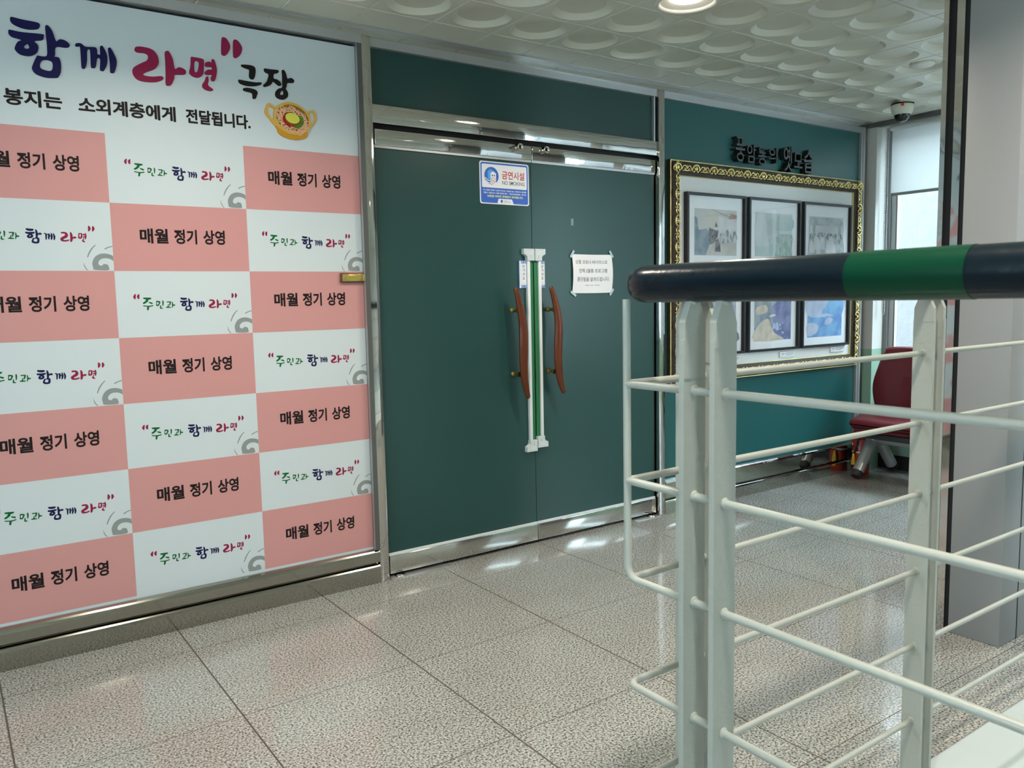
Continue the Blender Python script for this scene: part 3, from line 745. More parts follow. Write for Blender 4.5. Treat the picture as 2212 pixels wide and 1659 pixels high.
for i in range(7):
    a = math.radians(165 + 13 * i); cx_, cz_ = bx + 0.001 + 0.036 * math.cos(a), bz - 0.004 + 0.027 * math.sin(a)
    q.disc(cx_, cz_, .006, .0035, YB - .0087 - .00001 * i, M['chilli'], n=10, rot=a)
o = q.build('toppings', banner); o.parent = bowl; o['label'] = 'green leek rings and red chilli'

# small brass name plate on the board's right edge
t = thing('name_plate', 'small brass plate in a brown frame on the right edge of the checkered board', 'name plate', (1.493, YB, 1.347))
q = MB(); q.box(1.438, 1.5475, YB - .012, YB - .0006, 1.347, 1.388, M['brown_frame'], .002); q.build('base', t)
q = MB(); q.box(1.4455, 1.5475, YB - .0145, YB - .012, 1.353, 1.3835, M['brass'], .0008); q.build('plate', t)
q = MB()
for i, (u, v0, v1) in enumerate(((1.462, 1.366, 1.372), (1.470, 1.363, 1.374), (1.478, 1.369, 1.374), (1.486, 1.364, 1.373), (1.497, 1.365, 1.372), (1.512, 1.363, 1.374), (1.520, 1.364, 1.372))):
    q.tube([(u, YB - .0147, v0), (u + .004, YB - .0149, (v0 + v1) / 2), (u + .001, YB - .0147, v1)], .0011, M['brass'], 6)
q.build('engraving', t)

# ================================================================ double door
def curve_handle(pts, side):
    P = smooth_open(pts, 6); k = len(P)
    vs = []; n = 14
    for i, (x, z) in enumerate(P):
        t = i / (k - 1); w_ = 0.0105 + 0.0145 * math.sin(PI * min(1, max(0, t))) ** 0.8
        if i in (0, k - 1): w_ = 0.006
        a = P[max(0, i - 1)]; c = P[min(k - 1, i + 1)]
        tx, tz = c[0] - a[0], c[1] - a[1]; l = math.hypot(tx, tz); nx, nz = -tz / l, tx / l
        yc = 3.252 - 0.010 * math.sin(PI * t)
        for j in range(n):
            an = 2 * PI * j / n
            vs.append((x + nx * w_ * math.cos(an), yc + 0.62 * w_ * math.sin(an), z + nz * w_ * math.cos(an)))
    fs = [(i * n + j, i * n + (j + 1) % n, (i + 1) * n + (j + 1) % n, (i + 1) * n + j) for i in range(k - 1) for j in range(n)]
    q = MB(); q.add(vs, fs, M['wood'], True); q.add(vs[:n], [tuple(range(n))], M['wood']); q.add(vs[-n:], [tuple(range(n))], M['wood'])
    return q

def door(name, x0, x1, inner, hp, knob_x, label, mir):
    """inner = x of the meeting stile; mir = +1 when the leaf lies left of the seam"""
    t = thing(name, label, 'door', ((x0 + x1) / 2, 3.32, 0.0), kind='structure')
    q = MB(); q.box(x0, x1, 3.319, 3.331, 0.103, 1.944, M['green_film']); q.build('glass_panel', t)
    q = MB(); q.box(x0, x1, 3.306, 3.343, 1.944, 2.012, M['steel_wavy'], 0.002); q.build('top_rail', t)
    q = MB(); q.box(x0, x1, 3.312, 3.338, 1.933, 1.944, M['alu']); q.build('rail_bead', t)
    q = MB(); q.box(x0, x1, 3.306, 3.343, 0.016, 0.100, M['steel'], 0.002); q.build('bottom_rail', t)
    q = MB(); q.box(x0, x1, 3.312, 3.338, 0.100, 0.111, M['alu_white']); q.build('rail_bead', t)
    # lock cylinder on the top rail
    q = MB(); q.lathe([(0.0175, 0.0), (0.0175, -0.026), (0.016, -0.030), (0.012, -0.031), (0.011, -0.029), (0.0001, -0.029)], (knob_x, 3.306, 1.998), M['steel_dull'], 24, 'y')
    lk = q.build('lock_cylinder', t)
    q = MB(); q.box(knob_x - .002, knob_x + .002, 3.2755, 3.2775, 1.993, 2.003, M['dark']); o = q.build('keyhole', t); o.parent = lk
    # pull handle
    q = curve_handle(hp, mir); h = q.build('pull_handle', t)
    hx = {1: (2.350, 2.350), -1: (2.575, 2.572)}[mir]
    for zz, xx in zip((1.207, 0.891), hx):
        q = MB(); q.lathe([(0.014, 0.0), (0.014, -0.006), (0.008, -0.010), (0.008, -0.040), (0.013, -0.046), (0.013, -0.060)], (xx, 3.319, zz), M['brass'], 16, 'y')
        o = q.build('standoff', t); o.parent = h; o['label'] = 'brass standoff'
    # finger guard along the meeting stile
    s = mir; e = inner
    zb = 0.545 if s > 0 else 0.560
    def X(u): return e - s * u
    q = MB(); q.box(min(X(.026), X(.043)), max(X(.026), X(.043)), 3.300, 3.319, zb, 1.458, M['alu_white'], .002); g = q.build('finger_guard', t)
    g['label'] = 'white finger guard strip'
    q = MB(); q.box(min(X(.003), X(.026)), max(X(.003), X(.026)), 3.308, 3.319, zb, 1.448, M['guard_green'], .003); o = q.build('rubber_strip', t); o.parent = g; o['label'] = 'green rubber strip'
    def cap(z0, up):
        pts = [(0.002, 0), (0.045, 0), (0.045, .018), (0.052, .026), (0.066, .032), (0.067, .058), (0.002, .058)]
        pts = [(X(u), z0 + up * v) for u, v in pts]
        q = MB(); q.plate(pts, [], 3.296, 3.319, M['plastic_grey'], 0)
        inn = [(0.008, .008), (0.038, .008), (0.038, .021), (0.048, .031), (0.059, .037), (0.060, .051), (0.008, .051)]
        q.ribbon([(X(u), z0 + up * v) for u, v in inn], .0022, 3.2955, M['alu'], closed=True)
        q.ribbon([(X(.024), z0 + up * .014), (X(.022), z0 + up * .022), (X(.028), z0 + up * .026)], .002, 3.2953, M['sign_grey'])
        o = q.build('end_cap', t); o.parent = g; o['label'] = 'grey plastic end cap'
    cap(1.452, 1); cap(zb, -1)
    return t

LH = [(2.325, 1.318), (2.340, 1.265), (2.352, 1.205), (2.362, 1.135), (2.363, 1.075), (2.362, 1.015), (2.361, 0.945), (2.366, 0.875), (2.378, 0.818), (2.394, 0.768)]
RH = [(2.543, 1.321), (2.560, 1.275), (2.577, 1.205), (2.585, 1.135), (2.583, 1.075), (2.579, 1.015), (2.579, 0.945), (2.588, 0.868), (2.602, 0.818), (2.622, 0.776)]
door('door_1', 1.628, 2.4795, 2.4805, LH, 2.392, 'left leaf of the dark green double door', 1)
door('door_2', 2.4825, 3.336, 2.4815, RH, 2.553, 'right leaf of the dark green double door', -1)

# pivot plates in the floor
for x0, x1, lab in ((1.624, 1.918, 'steel floor plate under the left end of the double door'), (3.150, 3.340, 'steel floor plate under the right end of the double door')):
    q = MB(); q.box(x0, x1, 3.262, 3.335, 0.0002, 0.003, M['alu'], .0008)
    o = q.build('pivot_plate'); tag(o, lab, 'floor plate', 'floor plates under the door')
    q = MB(); q.lathe([(0.0001, 0.010), (0.022, 0.009), (0.024, 0.003)], (x0 + .05 if x0 < 2 else x1 - .05, 3.30, 0.0), M['steel'], 20)
    q.build('pivot', o)

# push/pull signs beside the guards
for (x0, x1, lab) in ((2.394, 2.4365, 'narrow blue and white pull sign left of the green door strips'), (2.5115, 2.5525, 'narrow blue and white pull sign right of the green door strips')):
    t = thing('pull_sign', lab, 'sign', ((x0 + x1) / 2, 3.318, 1.316), 'pull signs beside the door strips')
    q = MB(); q.box(x0, x1, 3.309, 3.3188, 1.316, 1.451, M['pull_blue'], .001)
    w_ = x1 - x0; left = x0 < 2.45
    if left: q.plate(rect(x0, x0 + .008, 1.316, 1.451), [], 3.3087, None, M['sign_white'], 0)
    else: q.plate(rect(x0, x0 + .009, 1.316, 1.451), [], 3.3087, None, M['sign_white'], 0)
    cx = x0 + w_ * .58
    q.build('plate', t)
    q = MB(); q.plate(rect(cx - .0155, cx + .0155, 1.332, 1.436), [], 3.3085, None, M['sign_white'], 0)
    for i, ch in enumerate('당기시오'):
        zc = 1.424 - i * .0195
        text_in(q, ch, cx - .0075, cx + .0075, zc - .0075, zc + .0075, 3.3082, M['black_ink'], bold=.01)
    text_in(q, 'PULL', cx - .009, cx + .009, 1.338, 1.346, 3.3082, M['pink_print'])
    q.build('print', t)
    for zz in (1.4435, 1.3245):
        q = MB(); q.lathe([(.0035, 0), (.0032, -.002), (.0001, -.0028)], (cx, 3.309, zz), M['steel'], 12, 'y'); q.build('screw', t)

# no smoking sticker
t = thing('no_smoking_sign', 'blue and white no smoking sign on the left door leaf', 'sign', (2.321, 3.319, 1.721))
X0, X1, Z0, Z1, YS = 2.176, 2.467, 1.721, 1.9215, 3.318
U = lambda u: X0 + (X1 - X0) * u
V = lambda v: Z0 + (Z1 - Z0) * v
q = MB()
q.plate(rrect(X0, X1, Z0, Z1, .012), [], YS, 3.319, M['sign_white'], 0)
q.build('backing', t)
q = MB()
q.plate(rrect(U(.02), U(.98), V(.025), V(.975), .010), [], YS - .0002, None, M['sign_blue'], 0)
q.plate(rrect(U(.045), U(.955), V(.385), V(.935), .006), [], YS - .0004, None, M['sign_white'], 0)
q.plate([(U(.345), V(.022)), (U(.675), V(.022)), (U(.645), V(.125)), (U(.635), V(.135)), (U(.375), V(.135)), (U(.365), V(.125))], [], YS - .0004, None, M['sign_white'], 0)
q.build('colour_field', t)
q = MB()
q.disc(U(.235), V(.665), .0415, .0415, YS - .0006, M['sign_blue'], 40)
q.plate([(U(.16), V(.59)), (U(.245), V(.56)), (U(.305), V(.70)), (U(.29), V(.76)), (U(.22), V(.82)), (U(.16), V(.77))], [], YS - .0008, None, M['sign_sky'], 0)
for dz in (0, -.055):
    q.ribbon(smooth_open([(U(.095), V(.615 + dz)), (U(.135), V(.585 + dz)), (U(.165), V(.555 + dz)), (U(.22), V(.545 + dz))], 5), .0042, YS - .0009, M['sign_white'])
q.plate([(U(.215), V(.47)), (U(.325), V(.47)), (U(.325), V(.725)), (U(.27), V(.775)), (U(.215), V(.725))], [], YS - .001, None, M['sign_white'], 0)
for u in (.238, .279): q.plate(rect(U(u), U(u + .024), V(.655), V(.69)), [], YS - .0012, None, M['sign_blue'], 0)
rc = (U(.268), V(.558)); R0 = .0125
q.ribbon([(rc[0] + R0 * math.cos(a), rc[1] + R0 * math.sin(a)) for a in [2 * PI * i / 32 for i in range(32)]], .0018, YS - .0012, M['sign_red'], closed=True)
q.ribbon([(rc[0] - R0 * .7, rc[1] + R0 * .7), (rc[0] + R0 * .7, rc[1] - R0 * .7)], .0016, YS - .0013, M['sign_red'])
q.ribbon([(rc[0] - .007, rc[1] - .003), (rc[0] + .006, rc[1] - .003)], .002, YS - .0012, M['sign_grey'])
text_in(q, '금연시설', U(.445), U(.905), V(.605), V(.80), YS - .0006, M['sign_red'], bold=.018)
text_in(q, 'NO SMOKING', U(.45), U(.91), V(.475), V(.565), YS - .0006, M['sign_grey'], bold=.008)
text_in(q, '이 시설은 전체가 금연구역으로, 지정된 장소 외에서는 담배를', U(.07), U(.94), V(.305), V(.345), YS - .0006, M['sign_white'], bold=.02)
text_in(q, '피울 수 없습니다. 이를 위반할 경우, 「국민건강증진법」에 따라', U(.07), U(.94), V(.240), V(.282), YS - .0006, M['sign_white'], bold=.02)
text_in(q, '10만원 이하의 과태료가 부과됩니다.', U(.145), U(.875), V(.158), V(.215), YS - .0006, M['sign_yellow'], bold=.03)
q.disc(U(.43), V(.077), .0065, .0080, YS - .0006, M['sign_blue'], 20)
text_in(q, '광주광역시 서구', U(.47), U(.61), V(.075), V(.100), YS - .0006, M['sign_grey'])
q.ribbon([(U(.47), V(.058)), (U(.61), V(.058))], .0016, YS - .0006, M['grey_ink'])
q.build('print', t)

# paper notice taped to the right leaf
t = thing('paper_notice', 'white paper notice taped to the right door leaf', 'notice', (2.874, 3.318, 1.287))
nx, nz = 16, 12; PX0, PX1, PZ0, PZ1 = 2.735, 3.011, 1.287, 1.489
def py(u, v): return 3.3165 - 0.007 * math.sin(PI * v) * (0.6 + 0.4 * math.cos(2 * PI * u)) - 0.002
def pxz(u, v):
    return (PX0 + (PX1 - PX0) * u + 0.004 * math.sin(PI * v) * (1 if u > .5 else .7), PZ0 + (PZ1 - PZ0) * v - .0015 * math.sin(PI * u))
vs = []; fs = []
for j in range(nz + 1):
    for i in range(nx + 1):
        x, z = pxz(i / nx, j / nz); vs.append((x, py(i / nx, j / nz), z))
for j in range(nz):
    for i in range(nx):
        a = j * (nx + 1) + i; fs.append((a, a + 1, a + nx + 2, a + nx + 1))
q = MB(); q.add(vs, fs, M['paper'], True); q.build('sheet', t)
q = MB()
def notice_text(s, u0, u1, v0, v1, m, bold=0.0):
    vs, f2 = glyphs(s, bold)
    ax, bx_ = min(v[0] for v in vs), max(v[0] for v in vs); az, bz_ = min(v[1] for v in vs), max(v[1] for v in vs)
    out = []
    for v in vs:
        uu = u0 + (v[0] - ax) / (bx_ - ax) * (u1 - u0); vv = v0 + (v[1] - az) / (bz_ - az) * (v1 - v0)
        x, z = pxz(uu, vv); out.append((x, py(uu, vv) - .0006, z))
    q = MB(); q.add(out, f2, m); q.build('printed_line', t)
notice_text('신종 코로나 바이러스로', .07, .87, .755, .855, M['sign_grey'], .006)
notice_text('인해 2월중 프로그램', .15, .85, .530, .635, M['sign_grey'], .006)
notice_text('중단됨을 알려드립니다.', .10, .91, .305, .415, M['sign_grey'], .006)
q = MB()
for u0, u1 in ((.31, .435), (.455, .525), (.545, .70)):
    for k in range(int((u1 - u0) / .02)):
        a, c_ = pxz(u0 + .02 * k, .205), pxz(u0 + .02 * k + .014, .205)
        q.ribbon([(a[0], a[1]), (c_[0], c_[1])], .0035, py(u0 + .02 * k, .205) - .0006, M['grey_ink'])
q.build('printed_line', t)
for (cx, cz, rot) in ((2.737, 1.490, .95), (3.009, 1.492, -.95), (2.742, 1.284, -.6), (3.010, 1.290, .9)):
    c, s_ = math.cos(rot), math.sin(rot)
    pts = [(cx + a * c - d * s_, cz + a * s_ + d * c) for a, d in ((-.021, -.0065), (.021, -.0065), (.021, .0065), (-.021, .0065))]
    q = MB(); q.plate(pts, [], 3.3130, 3.3132, M['tape'], 0); q.build('tape', t)
q = MB(); q.plate([(2.7355, 1.671), (2.7525, 1.6715), (2.7525, 1.640), (2.747, 1.635), (2.735, 1.637)], [], 3.3183, 3.319, M['tape_clear'], 0)
o = q.build('tape_scrap'); tag(o, 'small scrap of clear tape on the right door leaf', 'tape')

# ================================================================ raised letters and the gilt picture wall
t = thing('raised_lettering', 'dark raised Korean letters above the gilt frame', 'lettering', (4.33, 3.315, 2.05))
def raised(ch, x0, x1, z0, z1):
    q = MB(); text_in(q, ch, x0, x1, z0, z1, 3.315, M['letter_black'], bold=.002, depth=.040, face=M['letter_face'])
    q.build('letter', t)
ux = 3.985
spec = [('풍', 3.975, 4.058, 2.055, 2.200), ('암', 4.078, 4.160, 2.055, 2.165), ('동', 4.182, 4.262, 2.050, 2.155), ('의', 4.284, 4.366, 2.072, 2.162),
        ('옛', 4.432, 4.518, 2.030, 2.185), ('모', 4.536, 4.622, 2.058, 2.152), ('습', 4.640, 4.738, 2.034, 2.180)]
for sp_ in spec: raised(*sp_)

FX0, FX1, FZ0, FZ1 = 3.433, 5.312, 0.752, 2.024
frame = thing('ornate_frame', 'large gilt ornate frame holding six small black framed pictures', 'frame', ((FX0 + FX1) / 2, 3.315, FZ0))
W_ = 0.084
# moulding: (distance from outer edge, front y)
prof = [(0, 3.314, 'gold_dark'), (0, 3.286, 'gold'), (.002, 3.283, 'gold'), (.005, 3.284, 'gold'), (.006, 3.290, 'gold_dark'), (.022, 3.288, 'gold_dark'), (.028, 3.276, 'gold_dark'),
        (.042, 3.270, 'gold_dark'), (.056, 3.276, 'gold_dark'), (.061, 3.288, 'gold_dark'), (.079, 3.296, 'gold_dark'), (.081, 3.294, 'gold'), (.083, 3.296, 'gold'), (.084, 3.306, 'gold')]
q = MB()
cor = lambda d: [(FX0 + d, FZ0 + d), (FX1 - d, FZ0 + d), (FX1 - d, FZ1 - d), (FX0 + d, FZ1 - d)]
for (d0, y0, m0), (d1, y1, m1) in zip(prof[:-1], prof[1:]):
    A, B_ = cor(d0), cor(d1)
    for i in range(4):
        j = (i + 1) % 4
        q.add([(A[i][0], y0, A[i][1]), (A[j][0], y0, A[j][1]), (B_[j][0], y1, B_[j][1]), (B_[i][0], y1, B_[i][1])], [(0, 1, 2, 3)], M[m0])
q.build('moulding', frame)
q = MB()
def motif(cx, cz, dx, dz, big=True):
    """one scroll of the gilt relief; (dx, dz) runs along the side, the normal points inwards"""
    nx_, nz_ = -dz, dx
    def pt(u, v, h): return (cx + dx * u + nx_ * v, 3.277 - h, cz + dz * u + nz_ * v)
    def st(pts, r): 
        P = smooth_open(pts, 3); k = len(P)
        q.tube([pt(*p) for p in P], [1.35 * r * (0.55 + 0.45 * math.sin(PI * i / (k - 1))) for i in range(k)], M['gold'], 6)
    if big:
        st([(-.027, .015, .002), (-.030, .004, .006), (-.021, -.012, .009), (0, -.019, .011), (.021, -.012, .009), (.030, .004, .006), (.027, .015, .002)], .0042)
        st([(-.024, .016, .004), (-.014, .019, .006), (-.012, .011, .007)], .0034); st([(.024, .016, .004), (.014, .019, .006), (.012, .011, .007)], .0034)
        st([(0, -.012, .008), (0, .004, .010), (0, .013, .006)], .0058)
        st([(-.012, -.008, .007), (-.010, .002, .008), (-.004, .008, .007)], .0026); st([(.012, -.008, .007), (.010, .002, .008), (.004, .008, .007)], .0026)
    else:
        st([(-.040, .010, .003), (-.028, -.010, .007), (-.012, -.010, .008), (-.006, .002, .008)], .0032)
        st([(.040, .010, .003), (.028, -.010, .007), (.012, -.010, .008), (.006, .002, .008)], .0032)
        st([(-.034, .017, .004), (-.018, .014, .006), (0, .017, .007), (.018, .014, .006), (.034, .017, .004)], .0028)
        st([(-.022, .002, .006), (-.014, .007, .008), (-.006, .013, .006)], .0030); st([(.022, .002, .006), (.014, .007, .008), (.006, .013, .006)], .0030)
        st([(0, -.017, .005), (0, -.006, .009), (0, .006, .008)], .0036)
c = .042
for (ax, az, bx_, bz_) in ((FX0, FZ1 - c, FX1, FZ1 - c), (FX1 - c, FZ1, FX1 - c, FZ0), (FX1, FZ0 + c, FX0, FZ0 + c), (FX0 + c, FZ0, FX0 + c, FZ1)):
    L_ = math.hypot(bx_ - ax, bz_ - az); dx, dz = (bx_ - ax) / L_, (bz_ - az) / L_
    n = round((L_ - 0.07) / .155); stp = (L_ - 0.084) / n
    for i in range(n + 1):
        u = .042 + stp * i
        if i < n: motif(ax + dx * (u + stp / 2), az + dz * (u + stp / 2), -dx, -dz, False)
        motif(ax + dx * u, az + dz * u, -dx, -dz, True)
o = q.build('gilt_ornament', frame); o['label'] = 'shining gilt scroll relief'
q = MB(); q.box(FX0 + .08, FX1 - .08, 3.306, 3.3148, FZ0 + .08, FZ1 - .08, M['mat_board']); o = q.build('backing_board', frame); o['label'] = 'pale backing board'

cols = [(3.562, 4.080), (4.110, 4.624), (4.656, 5.190)]
rows = [(1.430, 1.853), (0.902, 1.322)]
PIC = {
 'sky': two_tone('print_pale_sky', (.62, .60, .54), (.50, .54, .56), 5),
 'haze': two_tone('print_haze', (.50, .56, .58), (.62, .66, .66), 6),
 'bldg': two_tone('print_blue_houses', (.13, .20, .27), (.26, .33, .38), 16),
 'darkp': two_tone('print_dark_crowd', (.05, .05, .06), (.22, .21, .22), 40),
 'road': two_tone('print_road', (.48, .46, .44), (.60, .58, .55), 12),
 'white': two_tone('print_white_banners', (.72, .73, .74), (.60, .62, .64), 14),
 'red': two_tone('print_red_roof', (.30, .14, .11), (.42, .22, .17), 10),
 'seagreen': two_tone('print_pale_green', (.40, .52, .52), (.52, .60, .58), 7),
 'green2': two_tone('print_grey_green', (.24, .36, .32), (.44, .52, .48), 40, stretch=(1, 1, .5)),
 'crowd': two_tone('print_grey_crowd', (.12, .15, .17), (.60, .62, .62), 42, stretch=(1.6, 1, .5)),
 'gate': two_tone('print_gate', (.30, .34, .35), (.48, .51, .52), 20),
 'sand': two_tone('print_sand', (.56, .47, .38), (.68, .60, .50), 22),
 'purple': two_tone('print_violet_blue', (.10, .12, .30), (.22, .24, .44), 14),
 'hill': two_tone('print_blue_hill', (.18, .25, .33), (.36, .40, .42), 12),
 'blue': two_tone('print_bright_blue', (.10, .26, .58), (.20, .44, .72), 9),
 'cloud': two_tone('print_pale_cloud', (.40, .46, .66), (.52, .58, .74), 10),
 'violet': two_tone('print_pale_violet', (.40, .40, .56), (.52, .52, .66), 8),
}
def art(k, q, u, v):
    """u, v map 0..1 into the printed picture"""
    y = [3.2960]
    def poly(pts, m, sm=3):
        y[0] -= .00008
        q.plate([(u(a), v(b_)) for a, b_ in pts], [], y[0], None, PIC[m], sm)
    def full(m): poly([(0, 0), (1, 0), (1, 1), (0, 1)], m, 0)
    rnd = random.Random(20 + k)
    def figures(n, x0, x1, z0, z1, h, m):
        for i in range(n):
            a = rnd.uniform(x0, x1); z = rnd.uniform(z0, z1); hh = h * rnd.uniform(.7, 1.2); ww = hh * .28
            poly([(a - ww, z), (a + ww, z), (a + ww * .8, z + hh * .7), (a + ww * .35, z + hh), (a - ww * .35, z + hh), (a - ww * .8, z + hh * .7)], m, 0)
    if k == 0:
        full('sky'); poly([(0, 0), (.34, 0), (.34, .52), (.28, .58), (.10, .54), (.06, .80), (0, .84)], 'bldg', 0)
        poly([(.33, .30), (.52, .30), (.56, .56), (.50, .74), (.46, .56), (.34, .60)], 'darkp', 0)
        poly([(.56, .38), (1, .40), (1, .82), (.80, .80), (.56, .86)], 'white', 0); poly([(.80, .80), (1, .82), (1, .90), (.86, .92)], 'red', 0)
        poly([(.26, 0), (1, 0), (1, .34), (.54, .40), (.36, .24)], 'road', 0)
        poly([(.34, .22), (.56, .32), (.56, .36), (.34, .32)], 'darkp', 0)
        figures(26, .60, .98, .26, .42, .14, 'crowd'); figures(1, .53, .54, .08, .10, .30, 'darkp'); figures(4, .36, .50, .38, .44, .16, 'darkp')
        poly([(.36, 1.0), (.38, 1.0), (.86, .84), (.86, .83)], 'darkp', 0); poly([(.45, .55), (.56, .55), (.56, .62), (.45, .62)], 'white', 0)
    elif k == 1:
        full('haze'); poly([(0, .0), (.52, 0), (.52, .42), (.3, .40), (0, .38)], 'seagreen', 0)
        poly([(.28, .76), (.40, .86), (.62, .95), (1, .92), (1, .64), (.55, .62), (.52, .72)], 'seagreen')
        poly([(.52, 0), (1, 0), (1, .52), (.74, .54), (.56, .40)], 'green2', 0)
        figures(22, .02, .55, .22, .36, .14, 'haze'); figures(26, .55, .98, .28, .42, .13, 'green2')
        poly([(.60, .40), (.615, .40), (.615, .95), (.60, .95)], 'gate', 0)
    elif k == 2:
        full('haze'); poly([(.05, .78), (.92, .78), (.98, .86), (.9, .98), (.06, .98), (0, .88)], 'gate', 0)
        poly([(.10, .30), (.18, .30), (.18, .80), (.10, .80)], 'gate', 0); poly([(.84, .30), (.92, .30), (.92, .80), (.84, .80)], 'gate', 0)
        poly([(.06, .10), (.94, .10), (.96, .50), (.80, .58), (.55, .60), (.30, .62), (.06, .50)], 'crowd', 0)
        figures(30, .04, .96, .08, .38, .24, 'crowd'); figures(14, .05, .95, .05, .2, .30, 'gate'); figures(12, .05, .95, .05, .22, .28, 'white')
    elif k == 3:
        full('violet'); poly([(0, 0), (1, 0), (1, .3), (.5, .42), (0, .3)], 'hill')
    elif k == 4:
        full('purple'); poly([(0, .3), (.5, .4), (.45, .8), (.7, 1), (0, 1)], 'hill', 0)
        poly([(0, 0), (.80, 0), (.66, .10), (.52, .20), (.42, .40), (.36, .52), (.2, .46), (.0, .24)], 'sand', 2)
        figures(3, .52, .62, .22, .30, .16, 'cloud'); figures(10, .46, .80, .12, .40, .05, 'cloud'); poly([(.40, .55), (.55, .58), (.55, .62), (.42, .61)], 'white')
        poly([(.05, .62), (.34, .68), (.30, .84), (.05, .80)], 'sand', 2)
    else:
        full('blue'); poly([(0, .55), (.5, .50), (1, .62), (1, 1), (0, 1)], 'cloud'); poly([(.5, .62), (1, .55), (1, 1), (.7, 1)], 'blue')
        poly([(0, .04), (.22, .08), (.32, .22), (.24, .34), (0, .34)], 'cloud'); poly([(.50, .30), (.66, .32), (.74, .42), (.62, .48), (.52, .42)], 'cloud')
        poly([(.40, .58), (.56, .60), (.62, .70), (.46, .72)], 'blue')
looks = ['upper left framed picture, a street with dark houses and white banners', 'upper middle framed picture, a pale green landscape with faint crowd',
         'upper right framed picture, a grey crowd before a gate', 'lower left framed picture, mostly hidden behind the railing posts',
         'lower middle framed picture, a sandy path and violet hills', 'lower right framed picture, bright blue with pale clouds']
k = 0
for (z0, z1) in rows:
    for (x0, x1) in cols:
        t = thing('picture_frame', looks[k], 'picture', ((x0 + x1) / 2, 3.306, z0), 'black framed pictures in the gilt frame')
        q = MB(); fw = .015
        q.plate(rect(x0, x1, z0, z1), [rect(x0 + fw, x1 - fw, z0 + fw, z1 - fw)], 3.276, 3.306, M['black_frame'], 0); q.build('frame', t)
        q = MB(); q.box(x0 + .01, x1 - .01, 3.297, 3.3055, z0 + .01, z1 - .01, M['mount']); q.build('mount', t)
        q = MB()
        mx0, mx1, mz0, mz1 = x0 + .078, x1 - .068, z0 + .066, z1 - .088
        art(k, q, lambda a: mx0 + (mx1 - mx0) * a, lambda a: mz0 + (mz1 - mz0) * a); q.build('print', t)
        q = MB(); q.box(x0 + .015, x1 - .015, 3.286, 3.2885, z0 + .015, z1 - .015, M['pic_glass']); q.build('glass', t)
        k += 1
for (x0, x1, z0, z1, lab) in ((3.905, 4.060, .846, .884, 'white caption card under the lower left picture'), (4.449, 4.604, .851, .888, 'white caption card under the lower middle picture'), (5.003, 5.157, .855, .892, 'white caption card under the lower right picture')):
    q = MB(); q.box(x0, x1, 3.2975, 3.306, z0, z1, M['paper'], .001)
    q.ribbon([(x0 + .015, z1 - .012), (x0 + .048, z1 - .012)], .0035, 3.2970, M['grey_ink'])
    q.ribbon([(x0 + .026, z1 - .020), (x0 + .036, z1 - .020)], .0030, 3.2970, M['grey_ink'])
    for j in range(3): q.ribbon([(x0 + .060, z1 - .009 - .007 * j), (x1 - .012 - .02 * (j == 2), z1 - .009 - .007 * j)], .0022, 3.2970, M['grey_ink'])
    o = q.build('caption_card'); tag(o, lab, 'card', 'caption cards under the pictures')

# ================================================================ ceiling fittings
for i, (kx, ky) in enumerate(LAMPS):
    cx = TX0 + TS * (kx + .5); cy_ = TY0 - TS * (ky + .5)
    lab = ['lit round recessed downlight in the tiled ceiling before the door', 'added unseen downlight over the railing corner', 'lit round downlight over the checkered board',
           'added unseen downlight at the far left behind the viewer', 'added unseen downlight above the grey pillar'][i]
    t = thing('ceiling_light', lab, 'ceiling light', (cx, cy_, CEIL), 'recessed ceiling lights')
    q = MB(); q.lathe([(.112, .004), (.126, .002), (.127, -.004), (.122, -.009), (.112, -.008), (.107, -.002), (.104, .010)], (cx, cy_, CEIL), M['lamp_white'], 48); q.build('ring', t)
    q = MB(); q.lathe([(.106, .002), (.090, .008), (.066, .016)], (cx, cy_, CEIL), M['lamp_white'], 40); q.build('reflector', t)
    q = MB(); q.lathe([(.068, .018), (.066, .010), (.050, .005), (.025, .003), (.0001, .002)], (cx, cy_, CEIL), M['lamp'], 32); q.build('bulb', t)
    ld = bpy.data.lights.new('lamp_glow', 'AREA'); ld.shape = 'DISK'; ld.size = .12; ld.energy = 26.0; ld.color = (1.0, .90, .76); ld.spread = math.radians(150)
    lo = bpy.data.objects.new('lamp_glow', ld); COL.objects.link(lo); lo.location = (0, 0, -.012); lo.parent = t
# round cover plate in one of the tiles
px_, py_ = TX0 + TS * 10.5, TY0 - TS * 2.5
q = MB(); q.lathe([(.058, .019), (.060, .006), (.056, .003), (.0001, .002)], (px_, py_, CEIL), M['lamp_white'], 36)
o = q.build('ceiling_plate'); tag(o, 'round white cover plate in a ceiling tile near the window', 'cover plate')
# dome camera
c = (5.02, 2.845, CEIL)
t = thing('dome_camera', 'cream dome security camera under the ceiling by the window', 'camera', c)
q = MB(); q.lathe([(.0001, .003), (.066, .002), (.066, -.006), (.060, -.007)], c, M['dark'], 32); q.build('mount_plate', t)
q = MB(); q.lathe([(.063, -.006), (.066, -.012), (.0645, -.034), (.058, -.054), (.049, -.066), (.045, -.067)], c, M['plastic_cream'], 32); q.build('housing', t)
q = MB(); q.lathe([(.047, -.064), (.0465, -.072), (.041, -.088), (.028, -.102), (.012, -.109), (.0001, -.110)], c, M['black_gloss'], 32); q.build('dome', t)
q = MB(); q.box(-.009, .009, -.0675, -.060, -.024, -.008, M['sign_red'])
a = math.atan2(-c[1], -c[0]) + PI / 2
q.v = [(c[0] + v[0] * math.cos(a) - v[1] * math.sin(a), c[1] + v[0] * math.sin(a) + v[1] * math.cos(a), c[2] + v[2]) for v in q.v]
o = q.build('badge', t); o['label'] = 'dark red square badge'

